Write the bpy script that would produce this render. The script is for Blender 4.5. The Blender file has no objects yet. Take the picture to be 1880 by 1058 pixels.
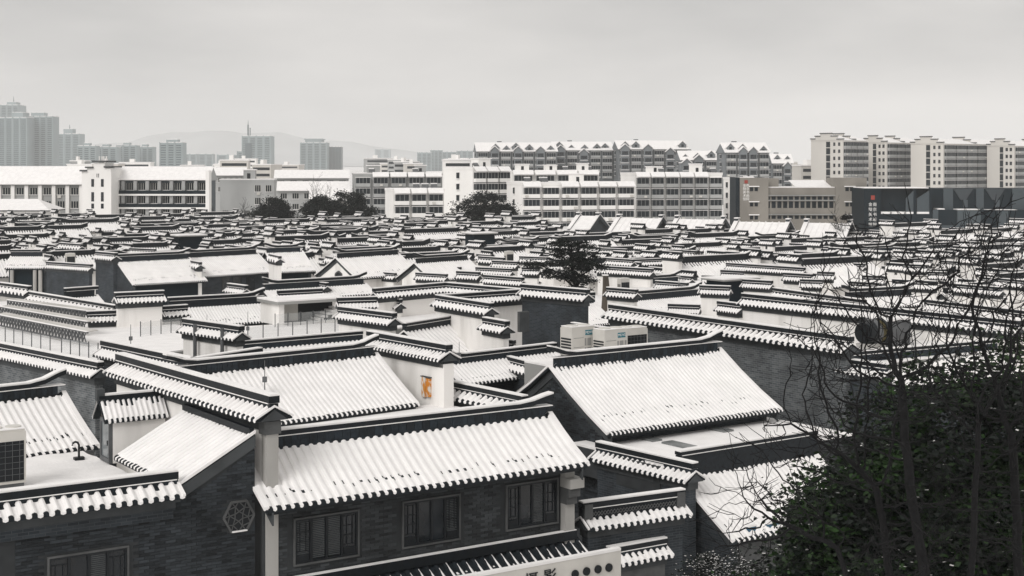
import bpy, math, random
import numpy as np
from mathutils import Vector, Matrix
RN = random.Random(11)
rad = math.radians
SC = bpy.context.scene
COL = SC.collection
# ------------------------------------------------------------------ camera
FPX, CX, HZ, CH = 2700.0, 940.0, 300.0, 16.0      # focal length in photo pixels, centre column, horizon row, camera height
cam_d = bpy.data.cameras.new('camera'); cam = bpy.data.objects.new('camera', cam_d); COL.objects.link(cam)
cam.location = (0, 0, CH); cam.rotation_euler = (rad(90), 0, 0)
cam_d.sensor_width = 36; cam_d.lens = 36 * FPX / 1880; cam_d.shift_y = -(529 - HZ) / 1880
cam_d.clip_start = 0.5; cam_d.clip_end = 30000
SC.camera = cam
# ------------------------------------------------------------------ sky
W = bpy.data.worlds.new('World'); SC.world = W; W.use_nodes = True
nt = W.node_tree; nt.nodes.clear()
def wn(t, **k):
    n = nt.nodes.new(t)
    for a, b in k.items(): setattr(n, a, b)
    return n
CLOUD = (18 * 1.37, 18 * .71, 18 * 2.3)
SUN_EL, SUN_AZ = rad(38), rad(212)
sky = wn('ShaderNodeTexSky', sky_type='NISHITA', sun_disc=False, sun_elevation=SUN_EL, sun_rotation=SUN_AZ, dust_density=6.0, air_density=1.0)
hs = wn('ShaderNodeHueSaturation'); hs.inputs['Saturation'].default_value = 0.06; hs.inputs['Value'].default_value = 0.9
tc = wn('ShaderNodeTexCoord'); mp = wn('ShaderNodeMapping'); mp.inputs['Scale'].default_value = (1.4, 1.4, 5.5); mp.inputs['Location'].default_value = CLOUD
nz = wn('ShaderNodeTexNoise'); nz.inputs['Scale'].default_value = 1.6; nz.inputs['Detail'].default_value = 5; nz.inputs['Roughness'].default_value = 0.5
cr = wn('ShaderNodeValToRGB')
cr.color_ramp.elements[0].position = 0.3; cr.color_ramp.elements[0].color = (4.75, 4.72, 4.66, 1)
cr.color_ramp.elements[1].position = 0.66; cr.color_ramp.elements[1].color = (8.7, 8.4, 8.12, 1)
mx = wn('ShaderNodeMix', data_type='RGBA'); mx.inputs[0].default_value = 0.9
bg = wn('ShaderNodeBackground'); bg.inputs['Strength'].default_value = 0.1
out = wn('ShaderNodeOutputWorld')
L_ = nt.links.new
L_(sky.outputs[0], hs.inputs['Color']); L_(tc.outputs['Generated'], mp.inputs[0]); L_(mp.outputs[0], nz.inputs['Vector'])
L_(nz.outputs[0], cr.inputs[0]); L_(hs.outputs[0], mx.inputs[6]); L_(cr.outputs[0], mx.inputs[7]); L_(mx.outputs[2], bg.inputs[0]); L_(bg.outputs[0], out.inputs[0])
# ------------------------------------------------------------------ sun (overcast)
sl = bpy.data.lights.new('sun', 'SUN'); so = bpy.data.objects.new('sun', sl); COL.objects.link(so)
sl.energy = 1.5; sl.angle = rad(28); sl.color = (1.0, 0.975, 0.95)
so.rotation_euler = (math.pi / 2 - SUN_EL, 0, math.pi - SUN_AZ); so.location = (0, -20, 60)
vs = SC.view_settings; vs.view_transform = 'Standard'; vs.look = 'None'; vs.exposure = 0.06; vs.gamma = 1.0
SC.render.engine = 'CYCLES'
SC.cycles.use_denoising = True; SC.cycles.max_bounces = 6; SC.cycles.diffuse_bounces = 3; SC.cycles.volume_bounces = 3
SC.cycles.glossy_bounces = 2; SC.cycles.transparent_max_bounces = 8; SC.cycles.volume_step_rate = 4.0
# ------------------------------------------------------------------ materials
MATS = {}
def mat(name, col, rough=0.8, var=0.25, scale=3.0, bump=0.0, bscale=20.0, island=0.0, spec=0.3, col2=None, stretch=(1, 1, 1), metal=0.0, lo=0.35, hi=0.65, alpha=None):
    """noise-varied principled material; col2 mixes in by a noise mask"""
    if name in MATS: return MATS[name]
    m = bpy.data.materials.new(name); m.use_nodes = True; t = m.node_tree; N = t.nodes; LK = t.links.new
    b = N['Principled BSDF']; b.inputs['Roughness'].default_value = rough; b.inputs['Specular IOR Level'].default_value = spec; b.inputs['Metallic'].default_value = metal
    g = N.new('ShaderNodeNewGeometry'); mpn = N.new('ShaderNodeMapping'); mpn.inputs['Scale'].default_value = stretch
    LK(g.outputs['Position'], mpn.inputs[0])
    n1 = N.new('ShaderNodeTexNoise'); n1.inputs['Scale'].default_value = scale; n1.inputs['Detail'].default_value = 4
    LK(mpn.outputs[0], n1.inputs['Vector'])
    r = N.new('ShaderNodeValToRGB'); r.color_ramp.elements[0].position = lo; r.color_ramp.elements[1].position = hi
    c2 = col2 if col2 else tuple(c * (1 - var) for c in col)
    r.color_ramp.elements[0].color = (*c2, 1); r.color_ramp.elements[1].color = (*col, 1)
    LK(n1.outputs[0], r.inputs[0]); outc = r.outputs[0]
    if island:
        oi = N.new('ShaderNodeObjectInfo'); ad = N.new('ShaderNodeMath'); ad.operation = 'ADD'
        LK(oi.outputs['Random'], ad.inputs[0]); LK(g.outputs['Random Per Island'], ad.inputs[1])
        fr = N.new('ShaderNodeMath'); fr.operation = 'FRACT'; LK(ad.outputs[0], fr.inputs[0])
        mr = N.new('ShaderNodeMapRange'); mr.inputs[3].default_value = 1 - island; mr.inputs[4].default_value = 1 + island
        LK(fr.outputs[0], mr.inputs[0])
        mm = N.new('ShaderNodeMix'); mm.data_type = 'RGBA'; mm.blend_type = 'MULTIPLY'; mm.inputs[0].default_value = 1
        LK(outc, mm.inputs[6]); LK(mr.outputs[0], mm.inputs[7]); outc = mm.outputs[2]
    LK(outc, b.inputs['Base Color'])
    if bump:
        n2 = N.new('ShaderNodeTexNoise'); n2.inputs['Scale'].default_value = bscale; n2.inputs['Detail'].default_value = 3
        LK(g.outputs['Position'], n2.inputs['Vector'])
        bp = N.new('ShaderNodeBump'); bp.inputs['Strength'].default_value = bump; bp.inputs['Distance'].default_value = 0.05
        LK(n2.outputs[0], bp.inputs['Height']); LK(bp.outputs[0], b.inputs['Normal'])
    if alpha is not None: b.inputs['Alpha'].default_value = alpha
    MATS[name] = m; return m
def brick_mat(name, c1, c2, mortar, bw, bh):
    m = bpy.data.materials.new(name); m.use_nodes = True; t = m.node_tree; N = t.nodes; LK = t.links.new
    b = N['Principled BSDF']; b.inputs['Roughness'].default_value = 0.85
    tcn = N.new('ShaderNodeTexCoord'); sp = N.new('ShaderNodeSeparateXYZ'); ad = N.new('ShaderNodeMath'); cb = N.new('ShaderNodeCombineXYZ')
    LK(tcn.outputs['Object'], sp.inputs[0]); LK(sp.outputs[0], ad.inputs[0]); LK(sp.outputs[1], ad.inputs[1]); LK(ad.outputs[0], cb.inputs[0]); LK(sp.outputs[2], cb.inputs[1])
    br = N.new('ShaderNodeTexBrick'); br.inputs['Scale'].default_value = 1.0
    br.inputs['Brick Width'].default_value = bw; br.inputs['Row Height'].default_value = bh; br.inputs['Mortar Size'].default_value = 0.008
    br.inputs['Color1'].default_value = (*c1, 1); br.inputs['Color2'].default_value = (*c2, 1); br.inputs['Mortar'].default_value = (*mortar, 1)
    LK(cb.outputs[0], br.inputs[0])
    n1 = N.new('ShaderNodeTexNoise'); n1.inputs['Scale'].default_value = 0.9; n1.inputs['Detail'].default_value = 5; LK(tcn.outputs['Object'], n1.inputs['Vector'])
    mr = N.new('ShaderNodeMapRange'); mr.inputs[1].default_value = .3; mr.inputs[2].default_value = .7; mr.inputs[3].default_value = .6; mr.inputs[4].default_value = 1.35; LK(n1.outputs[0], mr.inputs[0])
    mm = N.new('ShaderNodeMix'); mm.data_type = 'RGBA'; mm.blend_type = 'MULTIPLY'; mm.inputs[0].default_value = 1
    LK(br.outputs[0], mm.inputs[6]); LK(mr.outputs[0], mm.inputs[7]); LK(mm.outputs[2], b.inputs['Base Color'])
    bp = N.new('ShaderNodeBump'); bp.inputs['Strength'].default_value = .5; bp.inputs['Distance'].default_value = 0.01; bp.invert = True
    LK(br.outputs['Fac'], bp.inputs['Height']); LK(bp.outputs[0], b.inputs['Normal'])
    MATS[name] = m; return m
SNOW = mat('snow', (.89, .872, .86), .9, .08, 1.3, .35, 9.0)
TILE = mat('tile_dark', (.011, .0165, .022), .6, .45, 6.0, .3, 30)
RIDGE = mat('ridge_black', (.0052, .0088, .0125), .55, .4, 5.0, .2, 25)
RTILE = mat('ridge_tile', (.013, .020, .027), .65, .45, 7.0, .2, 25, island=.45)
PLAST = mat('plaster_white', (.89, .868, .84), .85, .08, .55, .1, 12, stretch=(1.6, 1.6, .3), col2=(.66, .64, .61), lo=.27, hi=.5)
PLASTD = mat('plaster_weathered', (.60, .58, .55), .85, .25, .6, .1, 12, stretch=(1, 1, .35))
BAND = mat('cornice_grey', (.066, .072, .076), .8, .35, 1.2, .1, 15)
BRICK = mat('brick_grey', (.029, .034, .039), .85, .5, .7, .2, 40, island=.55)
BRICKM = mat('brick_mid_grey', (.050, .055, .059), .85, .45, .7, .2, 40, island=.45)
MORT = mat('mortar', (.046, .050, .053), .9, .35, 1.0)
BRICKF = brick_mat('brickwork_far', (.034, .042, .050), (.014, .020, .026), (.052, .059, .065), .28, .085)
BRICKL = brick_mat('brickwork_weathered', (.12, .13, .135), (.055, .063, .07), (.18, .185, .185), .30, .095)
STONE = mat('stone_trim', (.10, .103, .104), .8, .3, 2.0, .1, 20)
PIER = mat('pier_render', (.42, .41, .39), .8, .15, 1.0, .1, 12, stretch=(1, 1, .3))
FRAME = mat('window_frame', (.010, .013, .016), .5, .3, 5.0)
GLASS = mat('glass_dark', (.014, .019, .024), .12, .5, 1.2, spec=.5)
BLIND = mat('window_blind', (.07, .077, .08), .7, .35, 2.0)
METAL = mat('painted_metal', (.62, .60, .56), .5, .1, 1.5)
METALD = mat('metal_grey', (.12, .125, .13), .5, .3, 2.0)
GLASSF = mat('glass_far', (.016, .022, .027), .5, .5, .3, spec=.08)
BARK = mat('bark', (.008, .008, .009), .9, .5, 9.0, .4, 40)
BARKD = mat('bark_dark', (.008, .008, .009), .9, .5, 9.0)
EARTH = mat('ground_snow', (.84, .825, .815), .9, .5, .25, .2, 3, col2=(.30, .29, .28), lo=.28, hi=.5)
WOODB = mat('weathered_wood', (.11, .092, .075), .8, .4, 3.0, stretch=(1, 1, .2))
ORANGE = mat('rusty_orange', (.62, .25, .04), .7, .0, 7.0, col2=(.72, .68, .62), lo=.46, hi=.56, stretch=(1, 1, .35))
CONC = mat('concrete_beige', (.285, .265, .235), .85, .3, .12, .1, 2, stretch=(1, 1, .4))
CONCG = mat('concrete_grey', (.33, .33, .32), .85, .3, .15, .1, 2, stretch=(1, 1, .4))
DARKM = mat('dark_cladding', (.012, .020, .026), .6, .25, .1, spec=.08)
DARKP = mat('mid_cladding', (.062, .078, .088), .5, .2, .1)
APTW = mat('apartment_white', (.88, .865, .84), .85, .1, .12, stretch=(1, 1, .4))
APTG = mat('apartment_grey', (.40, .405, .40), .85, .25, .12, stretch=(1, 1, .4))
APTD = mat('apartment_slate', (.19, .205, .215), .85, .25, .1)
APTB = mat('apartment_cream', (.62, .595, .555), .85, .12, .08, stretch=(1, 1, .4))
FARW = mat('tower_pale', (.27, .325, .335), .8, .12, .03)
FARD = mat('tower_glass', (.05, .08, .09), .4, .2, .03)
RED = mat('seal_red', (.32, .05, .035), .7, .2, 3.0)
WHITEP = mat('white_paint', (.8, .79, .77), .6, .06, 3.0)
TEAL = mat('teal_print', (.02, .17, .22), .5, .1, 3.0)
BLUE = mat('faded_blue', (.04, .12, .19), .6, .4, 2.0)
OLIVE = mat('olive_drum', (.085, .068, .02), .6, .4, 3.0)
LEAF = mat('leaf_green', (.015, .042, .007), .6, .7, 1.1, island=.6)
LEAFD = mat('leaf_dark', (.0055, .011, .0075), .6, .5, 1.3, island=.6)
NEEDLE = mat('needle_dark', (.008, .011, .0105), .8, .4, 1.3, island=.5)
RAILG = mat('rail_glass', (.65, .67, .67), .08, .05, 1.0, alpha=.16)
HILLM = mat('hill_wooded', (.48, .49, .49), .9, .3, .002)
# ------------------------------------------------------------------ geometry helpers
class MB:
    def __init__(s): s.v = []; s.f = []; s.m = []
    def poly(s, pts, m=0):
        k = len(s.v); s.v.extend([tuple(p) for p in pts]); s.f.append(tuple(range(k, k + len(pts)))); s.m.append(m)
    def box(s, x0, x1, y0, y1, z0, z1, m=0, bev=0):
        k = len(s.v)
        s.v += [(x0, y0, z0), (x1, y0, z0), (x1, y1, z0), (x0, y1, z0), (x0, y0, z1), (x1, y0, z1), (x1, y1, z1), (x0, y1, z1)]
        for q in ((0, 3, 2, 1), (4, 5, 6, 7), (0, 1, 5, 4), (1, 2, 6, 5), (2, 3, 7, 6), (3, 0, 4, 7)):
            s.f.append(tuple(k + i for i in q)); s.m.append(m)
        return s
    def prism(s, base, d, m=0):
        """base polygon (3-D points) extruded by vector d"""
        n = len(base); k = len(s.v); d = Vector(d)
        s.v += [tuple(p) for p in base] + [tuple(Vector(p) + d) for p in base]
        s.f.append(tuple(range(k, k + n))[::-1]); s.f.append(tuple(range(k + n, k + 2 * n))); s.m += [m, m]
        for i in range(n):
            j = (i + 1) % n; s.f.append((k + i, k + j, k + n + j, k + n + i)); s.m.append(m)
        return s
    def bar(s, a, b, w, m=0, up=(0, 0, 1)):
        a = Vector(a); b = Vector(b); d = (b - a).normalized(); u = Vector(up)
        if abs(d.dot(u)) > .95: u = Vector((1, 0, 0))
        x = d.cross(u).normalized() * w / 2; y = x.cross(d).normalized() * w / 2
        s.prism([a - x - y, a + x - y, a + x + y, a - x + y], b - a, m); return s
    def tube(s, pts, rads, k=6, m=0, cap=True):
        pts = [Vector(p) for p in pts]; base = len(s.v); n = len(pts)
        for i, p in enumerate(pts):
            d = (pts[min(i + 1, n - 1)] - pts[max(i - 1, 0)]).normalized()
            u = Vector((0, 0, 1)) if abs(d.z) < .9 else Vector((1, 0, 0))
            a = d.cross(u).normalized(); b = a.cross(d)
            for j in range(k):
                t = 2 * math.pi * j / k; s.v.append(tuple(p + (a * math.cos(t) + b * math.sin(t)) * rads[i]))
        for i in range(n - 1):
            for j in range(k):
                q = base + i * k + j; q2 = base + i * k + (j + 1) % k
                s.f.append((q, q2, q2 + k, q + k)); s.m.append(m)
        if cap:
            s.f.append(tuple(base + j for j in range(k))[::-1]); s.m.append(m)
            s.f.append(tuple(base + (n - 1) * k + j for j in range(k))); s.m.append(m)
        return s
    def add(s, other, M=None):
        k = len(s.v)
        s.v += [tuple(M @ Vector(p)) for p in other.v] if M else other.v
        s.f += [tuple(i + k for i in q) for q in other.f]; s.m += other.m
        return s
    def mesh(s, name, mats, smooth=False):
        me = bpy.data.meshes.new(name); me.from_pydata(s.v, [], s.f)
        for x in (mats if isinstance(mats, (list, tuple)) else [mats]): me.materials.append(x)
        me.polygons.foreach_set('material_index', s.m)
        if smooth: me.polygons.foreach_set('use_smooth', [True] * len(s.f))
        me.update(); return me
    def build(s, name, mats, parent=None, smooth=False, **tags):
        o = bpy.data.objects.new(name, s.mesh(name, mats, smooth)); COL.objects.link(o)
        if parent: o.parent = parent
        for a, b in tags.items(): o[a] = b
        return o
def inst(name, me, parent, loc=(0, 0, 0), rz=0.0):
    o = bpy.data.objects.new(name, me); COL.objects.link(o); o.parent = parent; o.location = loc
    if rz: o.rotation_euler = (0, 0, rz)
    return o
def root(name, label, cat, loc, ang=0.0, group=None):
    o = bpy.data.objects.new(name, None); COL.objects.link(o); o.location = loc; o.rotation_euler = (0, 0, ang)
    o.empty_display_size = .3; o['label'] = label; o['category'] = cat
    if group: o['group'] = group
    o['_fr'] = (loc[0], loc[1], ang)
    return o
def pz(px, py, z):
    d = (CH - z) * FPX / (py - HZ); return Vector(((px - CX) / FPX * d, d, z))
def pd(px, py, d): return Vector(((px - CX) / FPX * d, d, CH - (py - HZ) / FPX * d))
def tolocal(r, p):
    x, y, a = r['_fr']; dx, dy = p[0] - x, p[1] - y; c, s = math.cos(a), math.sin(a)
    return Vector((dx * c + dy * s, -dx * s + dy * c, p[2]))
def ray(r, px, py):
    o = tolocal(r, (0, 0, CH)); p = tolocal(r, ((px - CX) / FPX, 1.0, CH - (py - HZ) / FPX)); return o, p - o
def on_y(r, px, py, y):
    o, d = ray(r, px, py); t = (y - o.y) / d.y; q = o + d * t; return q.x, q.z
def on_x(r, px, py, x):
    o, d = ray(r, px, py); t = (x - o.x) / d.x; q = o + d * t; return q.y, q.z
def on_z(r, px, py, z): return tolocal(r, pz(px, py, z))
def topx(p):
    if p[1] < 1: return (-9e9, -9e9)
    return (CX + FPX * p[0] / p[1], HZ + (CH - p[2]) / p[1] * FPX)
UANG = rad(35.0)
# ------------------------------------------------------------------ tile rows
def prof(rise, c, t):
    if not c: return rise * t
    k = [0, .33, .66, 1.0]; f = lambda q: (1 - c) * q + c * q * q; t = max(0.0, t)
    for i in range(3):
        if t <= k[i + 1] or i == 2: a, b = k[i], k[i + 1]; return rise * (f(a) + (f(b) - f(a)) * (t - a) / (b - a))
def row_mb(w, run, rise, c, rnd, style='full'):
    """one cover-tile row with the snow on it and in the channel beside it; eave at y=-run, ridge at y=0; 0 dark tile, 1 snow"""
    b = MB(); rr = (.27 if style in ('plain', 'sparse') else .31) * w; hgt = rr * (.95 if style in ('plain', 'sparse') else .62); sj = rnd.uniform(.86, 1.1)
    P = lambda x, t, z: (x, -run * (1 - t), prof(rise, c, max(t, 0)) + z)
    cs = [(-rr, 0), (-.72 * rr, .7 * hgt), (0, hgt), (.72 * rr, .7 * hgt), (rr, 0)]
    st = [0, .33, .66, 1] if c else [0, .5, 1]
    for i in range(len(st) - 1):
        for j in range(4):
            b.poly([P(cs[j][0], st[i], cs[j][1]), P(cs[j + 1][0], st[i], cs[j + 1][1]), P(cs[j + 1][0], st[i + 1], cs[j + 1][1]), P(cs[j][0], st[i + 1], cs[j][1])][::-1], 0)
    b.prism([P(x * (1.2 if style == 'plain' else .92), -.004, z * 1.25 - (.02 if z else .06)) for x, z in cs], (0, .05, 0), 0)                       # round end tile
    if style in ('full', 'plain', 'flat'):
        sn = [(-1.12 * rr, .3 * hgt), (-.78 * rr * sj, 1.05 * hgt), (rnd.uniform(-.1, .1) * rr, 1.42 * hgt * sj), (.78 * rr * sj, 1.05 * hgt), (1.12 * rr, .3 * hgt)]
        te = rnd.uniform(.955, 1.0); tb = (.014 if style != 'plain' else .05) + rnd.uniform(0, .016 if style != 'plain' else .035)
        g = None
        if style == 'full' and rnd.random() < .85:
            g0 = rnd.uniform(.17, .27); g = (g0, min(.325, g0 + rnd.uniform(.015, .075)))
        sts = [tb, tb + .02, .15] + (list(g) if g else [.25]) + [.33, .66, te - .03, te]
        sc = [.55, 1, 1] + [rnd.uniform(.92, 1.04) for _ in range(len(sts) - 5)] + [.95, .25]
        for i in range(len(sts) - 1):
            gap = g and sts[i] == g[0]
            for j in range(4):
                if gap and (j == 3 or (j == 2 and rnd.random() < .35)): continue
                A, B2 = sc[i], sc[i + 1]
                b.poly([P(sn[j][0] * A, sts[i], sn[j][1] * (.6 + .4 * A)), P(sn[j + 1][0] * A, sts[i], sn[j + 1][1] * (.6 + .4 * A)),
                        P(sn[j + 1][0] * B2, sts[i + 1], sn[j + 1][1] * (.6 + .4 * B2)), P(sn[j][0] * B2, sts[i + 1], sn[j][1] * (.6 + .4 * B2))][::-1], 1)
        b.poly([P(x * .55, tb, z * .82) for x, z in sn], 1)
        # channel snow
        ch = [(rr * .9, .26 * hgt), (w * .5, .12 * hgt), (w - rr * .9, .26 * hgt)]
        ct = rnd.uniform(.92, .965) if style != 'plain' else rnd.uniform(.5, .9)
        sts = [-.012, .12] + (list(g) if g else [.25]) + ([.33, .66] if style != 'plain' else []) + [ct - .04, ct]
        for i in range(len(sts) - 1):
            gside = rnd.choice((0, 1, 0, 2))
            for j in range(2):
                if g and sts[i] == g[0] and (j == gside or gside == 2): continue
                e0 = 0 if i < len(sts) - 2 else -.0
                b.poly([P(ch[j][0], sts[i], ch[j][1]), P(ch[j + 1][0], sts[i], ch[j + 1][1]), P(ch[j + 1][0], sts[i + 1] - (0 if (i < len(sts) - 2 or j == 0) else .0), ch[j + 1][1]), P(ch[j][0], sts[i + 1], ch[j][1])][::-1], 1)
        dr = rnd.uniform(.05, .075)
        b.poly([P(ch[0][0], -.012, ch[0][1]), P(ch[0][0] + .02 * w, -.014, -dr * .6), P(w * .5, -.018, -dr), P(ch[2][0] - .02 * w, -.014, -dr * .6), P(ch[2][0], -.012, ch[2][1]), P(w * .5, -.012, ch[1][1])], 1)
    elif style == 'sparse':
        sn = [(-.75 * rr, .75 * hgt), (0, 1.2 * hgt), (.75 * rr, .75 * hgt)]
        te = rnd.uniform(.8, .9); sts = [.0, .4, .65, te]; sc = [1, .9, .65, .08]
        for i in range(3):
            for j in range(2):
                b.poly([P(sn[j][0] * sc[i], sts[i], sn[j][1] + .01), P(sn[j + 1][0] * sc[i], sts[i], sn[j + 1][1] + .01), P(sn[j + 1][0] * sc[i + 1], sts[i + 1], sn[j + 1][1] + .01), P(sn[j][0] * sc[i + 1], sts[i + 1], sn[j][1] + .01)][::-1], 1)
        for q in range(7):
            t = rnd.uniform(.1, .72); x = rnd.uniform(rr, w - rr * 1.2); dx = rnd.uniform(.08, .2) * w; dt = rnd.uniform(.015, .06)
            b.poly([P(x - dx, t, .012 + q * .001), P(x + dx, t, .012 + q * .001), P(x + dx * .6, t + dt, .012 + q * .001), P(x - dx * .7, t + dt, .012 + q * .001)][::-1], 1)
    return b
def row_simple(w, run, rise, rnd):
    b = MB(); P = lambda x, t, z: (x, -run * (1 - t), rise * t + z)
    h = .30 * w; te = rnd.uniform(.97, 1.03); ct = rnd.uniform(.78, .9)
    b.poly([P(-.3 * w, 0, .02), P(-.3 * w, te, .02), P(0, te, h), P(0, 0, h)], 1)
    b.poly([P(.3 * w, 0, .02), P(0, 0, h), P(0, te, h), P(.3 * w, te, .02)], 1)
    b.poly([P(.3 * w, 0, .03), P(.3 * w, ct, .03), P(.7 * w, ct, .03), P(.7 * w, 0, .03)], 1)
    b.poly([P(-.34 * w, -.004, -.05), P(.34 * w, -.004, -.05), P(.14 * w, -.004, h * .8), P(-.14 * w, -.004, h * .8)], 0)
    b.poly([P(.34 * w, -.002, -.04), P(.66 * w, -.002, -.04), P(.7 * w, -.002, .03), P(.3 * w, -.002, .03)], 1)
    return b
def rows(parent, n, L, x0, ze, run, rise, c=0.0, lod='one', style='full', flip=False, y0=0.0, name='tile_row', rz=None, nvar=12, seed=0, org=None):
    """n tile rows side by side; lod 'one': each row an object; 'stuff': joined; 'simple': joined and light"""
    w = L / n; rnd = random.Random(seed * 97 + n)
    ang = (math.pi if flip else 0.0) if rz is None else rz
    if lod == 'one':
        ms = [row_mb(w, run, rise, c, rnd, style).mesh(name, [TILE, SNOW]) for _ in range(nvar)]
        for i in range(n):
            x = x0 + (i + .5) * w; loc = (x, y0, ze) if org is None else tuple(Vector(org[0]) + Vector(org[1]) * x)
            inst(name, rnd.choice(ms), parent, loc, ang)
    else:
        b = MB()
        for i in range(n):
            x = x0 + (i + .5) * w; loc = Vector((x, y0, ze)) if org is None else Vector(org[0]) + Vector(org[1]) * x
            r1 = row_mb(w, run, rise, c, rnd, style) if lod == 'stuff' else row_simple(w, run, rise, rnd)
            b.add(r1, Matrix.Translation(loc) @ Matrix.Rotation(ang, 4, 'Z'))
        b.build(name + 's', [TILE, SNOW], parent, kind='stuff')
def ridge(parent, x0, x1, z, hw=.13, low=.26, up=.14, tipL=0, tipR=0, snow=.055, y=0.0, pieces=0, lod=0, tip=.3):
    """ridge along local x: tile band, thin snowy ledge, black coping with upturned tips, snow on top"""
    st = [(x0, tipL * tip), (x0 + .3, tipL * tip * .75), (x0 + .75, tipL * tip * .25), (x0 + 1.3, 0), (x1 - 1.3, 0), (x1 - .75, tipR * tip * .25), (x1 - .3, tipR * tip * .75), (x1, tipR * tip)]
    if x1 - x0 < 3 or not (tipL or tipR): st = [(x0, 0), (x1, 0)]
    b = MB(); s = MB()
    if low:
        b.box(x0 + (.3 if tipL else .0), x1 - (.3 if tipR else 0), y - hw, y + hw, z - .1, z + low, 1)
        if not lod: s.box(x0 + .05, x1 - .05, y - hw - .05, y + hw + .05, z + low, z + low + .025)
    zz = z + low + (.02 if not lod else 0)
    def swp(mb, h0, h1, w, m):
        k = len(mb.v)
        for (x, dz) in st:
            for yy, hh in ((-w, h0), (w, h0), (w, h1), (-w, h1)): mb.v.append((x, y + yy, zz + dz + hh))
        for i in range(len(st) - 1):
            for j in range(4): a = k + i * 4 + j; a2 = k + i * 4 + (j + 1) % 4; mb.f.append((a, a2, a2 + 4, a + 4)); mb.m.append(m)
        mb.f.append((k + 3, k + 2, k + 1, k)); mb.m.append(m); e = k + 4 * (len(st) - 1); mb.f.append((e, e + 1, e + 2, e + 3)); mb.m.append(m)
    swp(b, 0, up, hw + .04, 0); swp(s, up, up + snow, hw + .02, 0)
    o = b.build('ridge', [RIDGE, RTILE], parent); s.build('snow', SNOW, o)
    if pieces:
        n = pieces; w = (x1 - x0 - .6) / n; pm = MB().box(-w * .46, w * .46, -.012, 0, 0, low * .9).mesh('ridge_tile', RTILE)
        for i in range(n): inst('ridge_tile', pm, o, (x0 + .3 + (i + .5) * w, y - hw, z + .03))
    return o
def slope_slab(mb, L, run, rise, c, ze, x0=0.0, sgn=1, th=.1, m=0, y0=0.0):
    st = [0, .33, .66, 1] if c else [0, 1]
    for i in range(len(st) - 1):
        q = []
        for t in (st[i], st[i + 1]): q.append((y0 - sgn * run * (1 - t), ze + prof(rise, c, t)))
        base = [(x0, q[0][0], q[0][1] - th), (x0, q[1][0], q[1][1] - th), (x0, q[1][0], q[1][1]), (x0, q[0][0], q[0][1])]
        mb.prism(base, (L, 0, 0), m)
# ------------------------------------------------------------------ bricks
def bricks(parent, a0, a1, b0, b1, M, inside, bw=.29, bh=.085, keep=300, frame=None, seed=1, rz=0.0, bm=None):
    """running-bond bricks proud of their mortar wall; M(a,b)->local point of the brick's centre; the keep nearest are objects"""
    rnd = random.Random(seed); lst = []; j = 0; b = b0
    while b + bh <= b1 + .001:
        a = a0 - (bw / 2 if j % 2 else 0)
        while a < a1:
            l = max(a, a0); r = min(a + bw, a1)
            if r - l > .06 and inside((l + r) / 2, b + bh / 2, (r - l) / 2): lst.append(((l + r) / 2, b + bh / 2, r - l))
            a += bw
        b += bh; j += 1
    fx, fy, fa = frame['_fr']; full = []
    for q in lst:
        p = M(q[0], q[1]); c, s = math.cos(fa), math.sin(fa); wp = (fx + p[0] * c - p[1] * s, fy + p[0] * s + p[1] * c, p[2]); u, v = topx(wp)
        vis = 0 <= u <= 1880 and 0 <= v <= 1058 and abs(q[2] - bw) < .01
        full.append((0 if vis else 1, wp[1], q))
    full.sort(key=lambda t: (t[0], t[1]))
    me = MB().box(-bw / 2 + .007, bw / 2 - .007, -.014, .01, -bh / 2 + .006, bh / 2 - .006).mesh('brick', bm or BRICK)
    mb = MB()
    for k, (vis, _, q) in enumerate(full):
        if k < keep and not vis:
            p = M(q[0], q[1]); inst('brick', me, parent, (p[0], p[1], p[2]), rz)
        else:
            p = M(q[0], q[1]); t = MB().box(-q[2] / 2 + .007, q[2] / 2 - .007, -.014 - rnd.uniform(0, .004), .01, -bh / 2 + .006, bh / 2 - .006)
            mb.add(t, Matrix.Translation(p) @ Matrix.Rotation(rz, 4, 'Z'))
    if mb.v: mb.build('brickwork', bm or BRICK, parent, kind='stuff')
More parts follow.
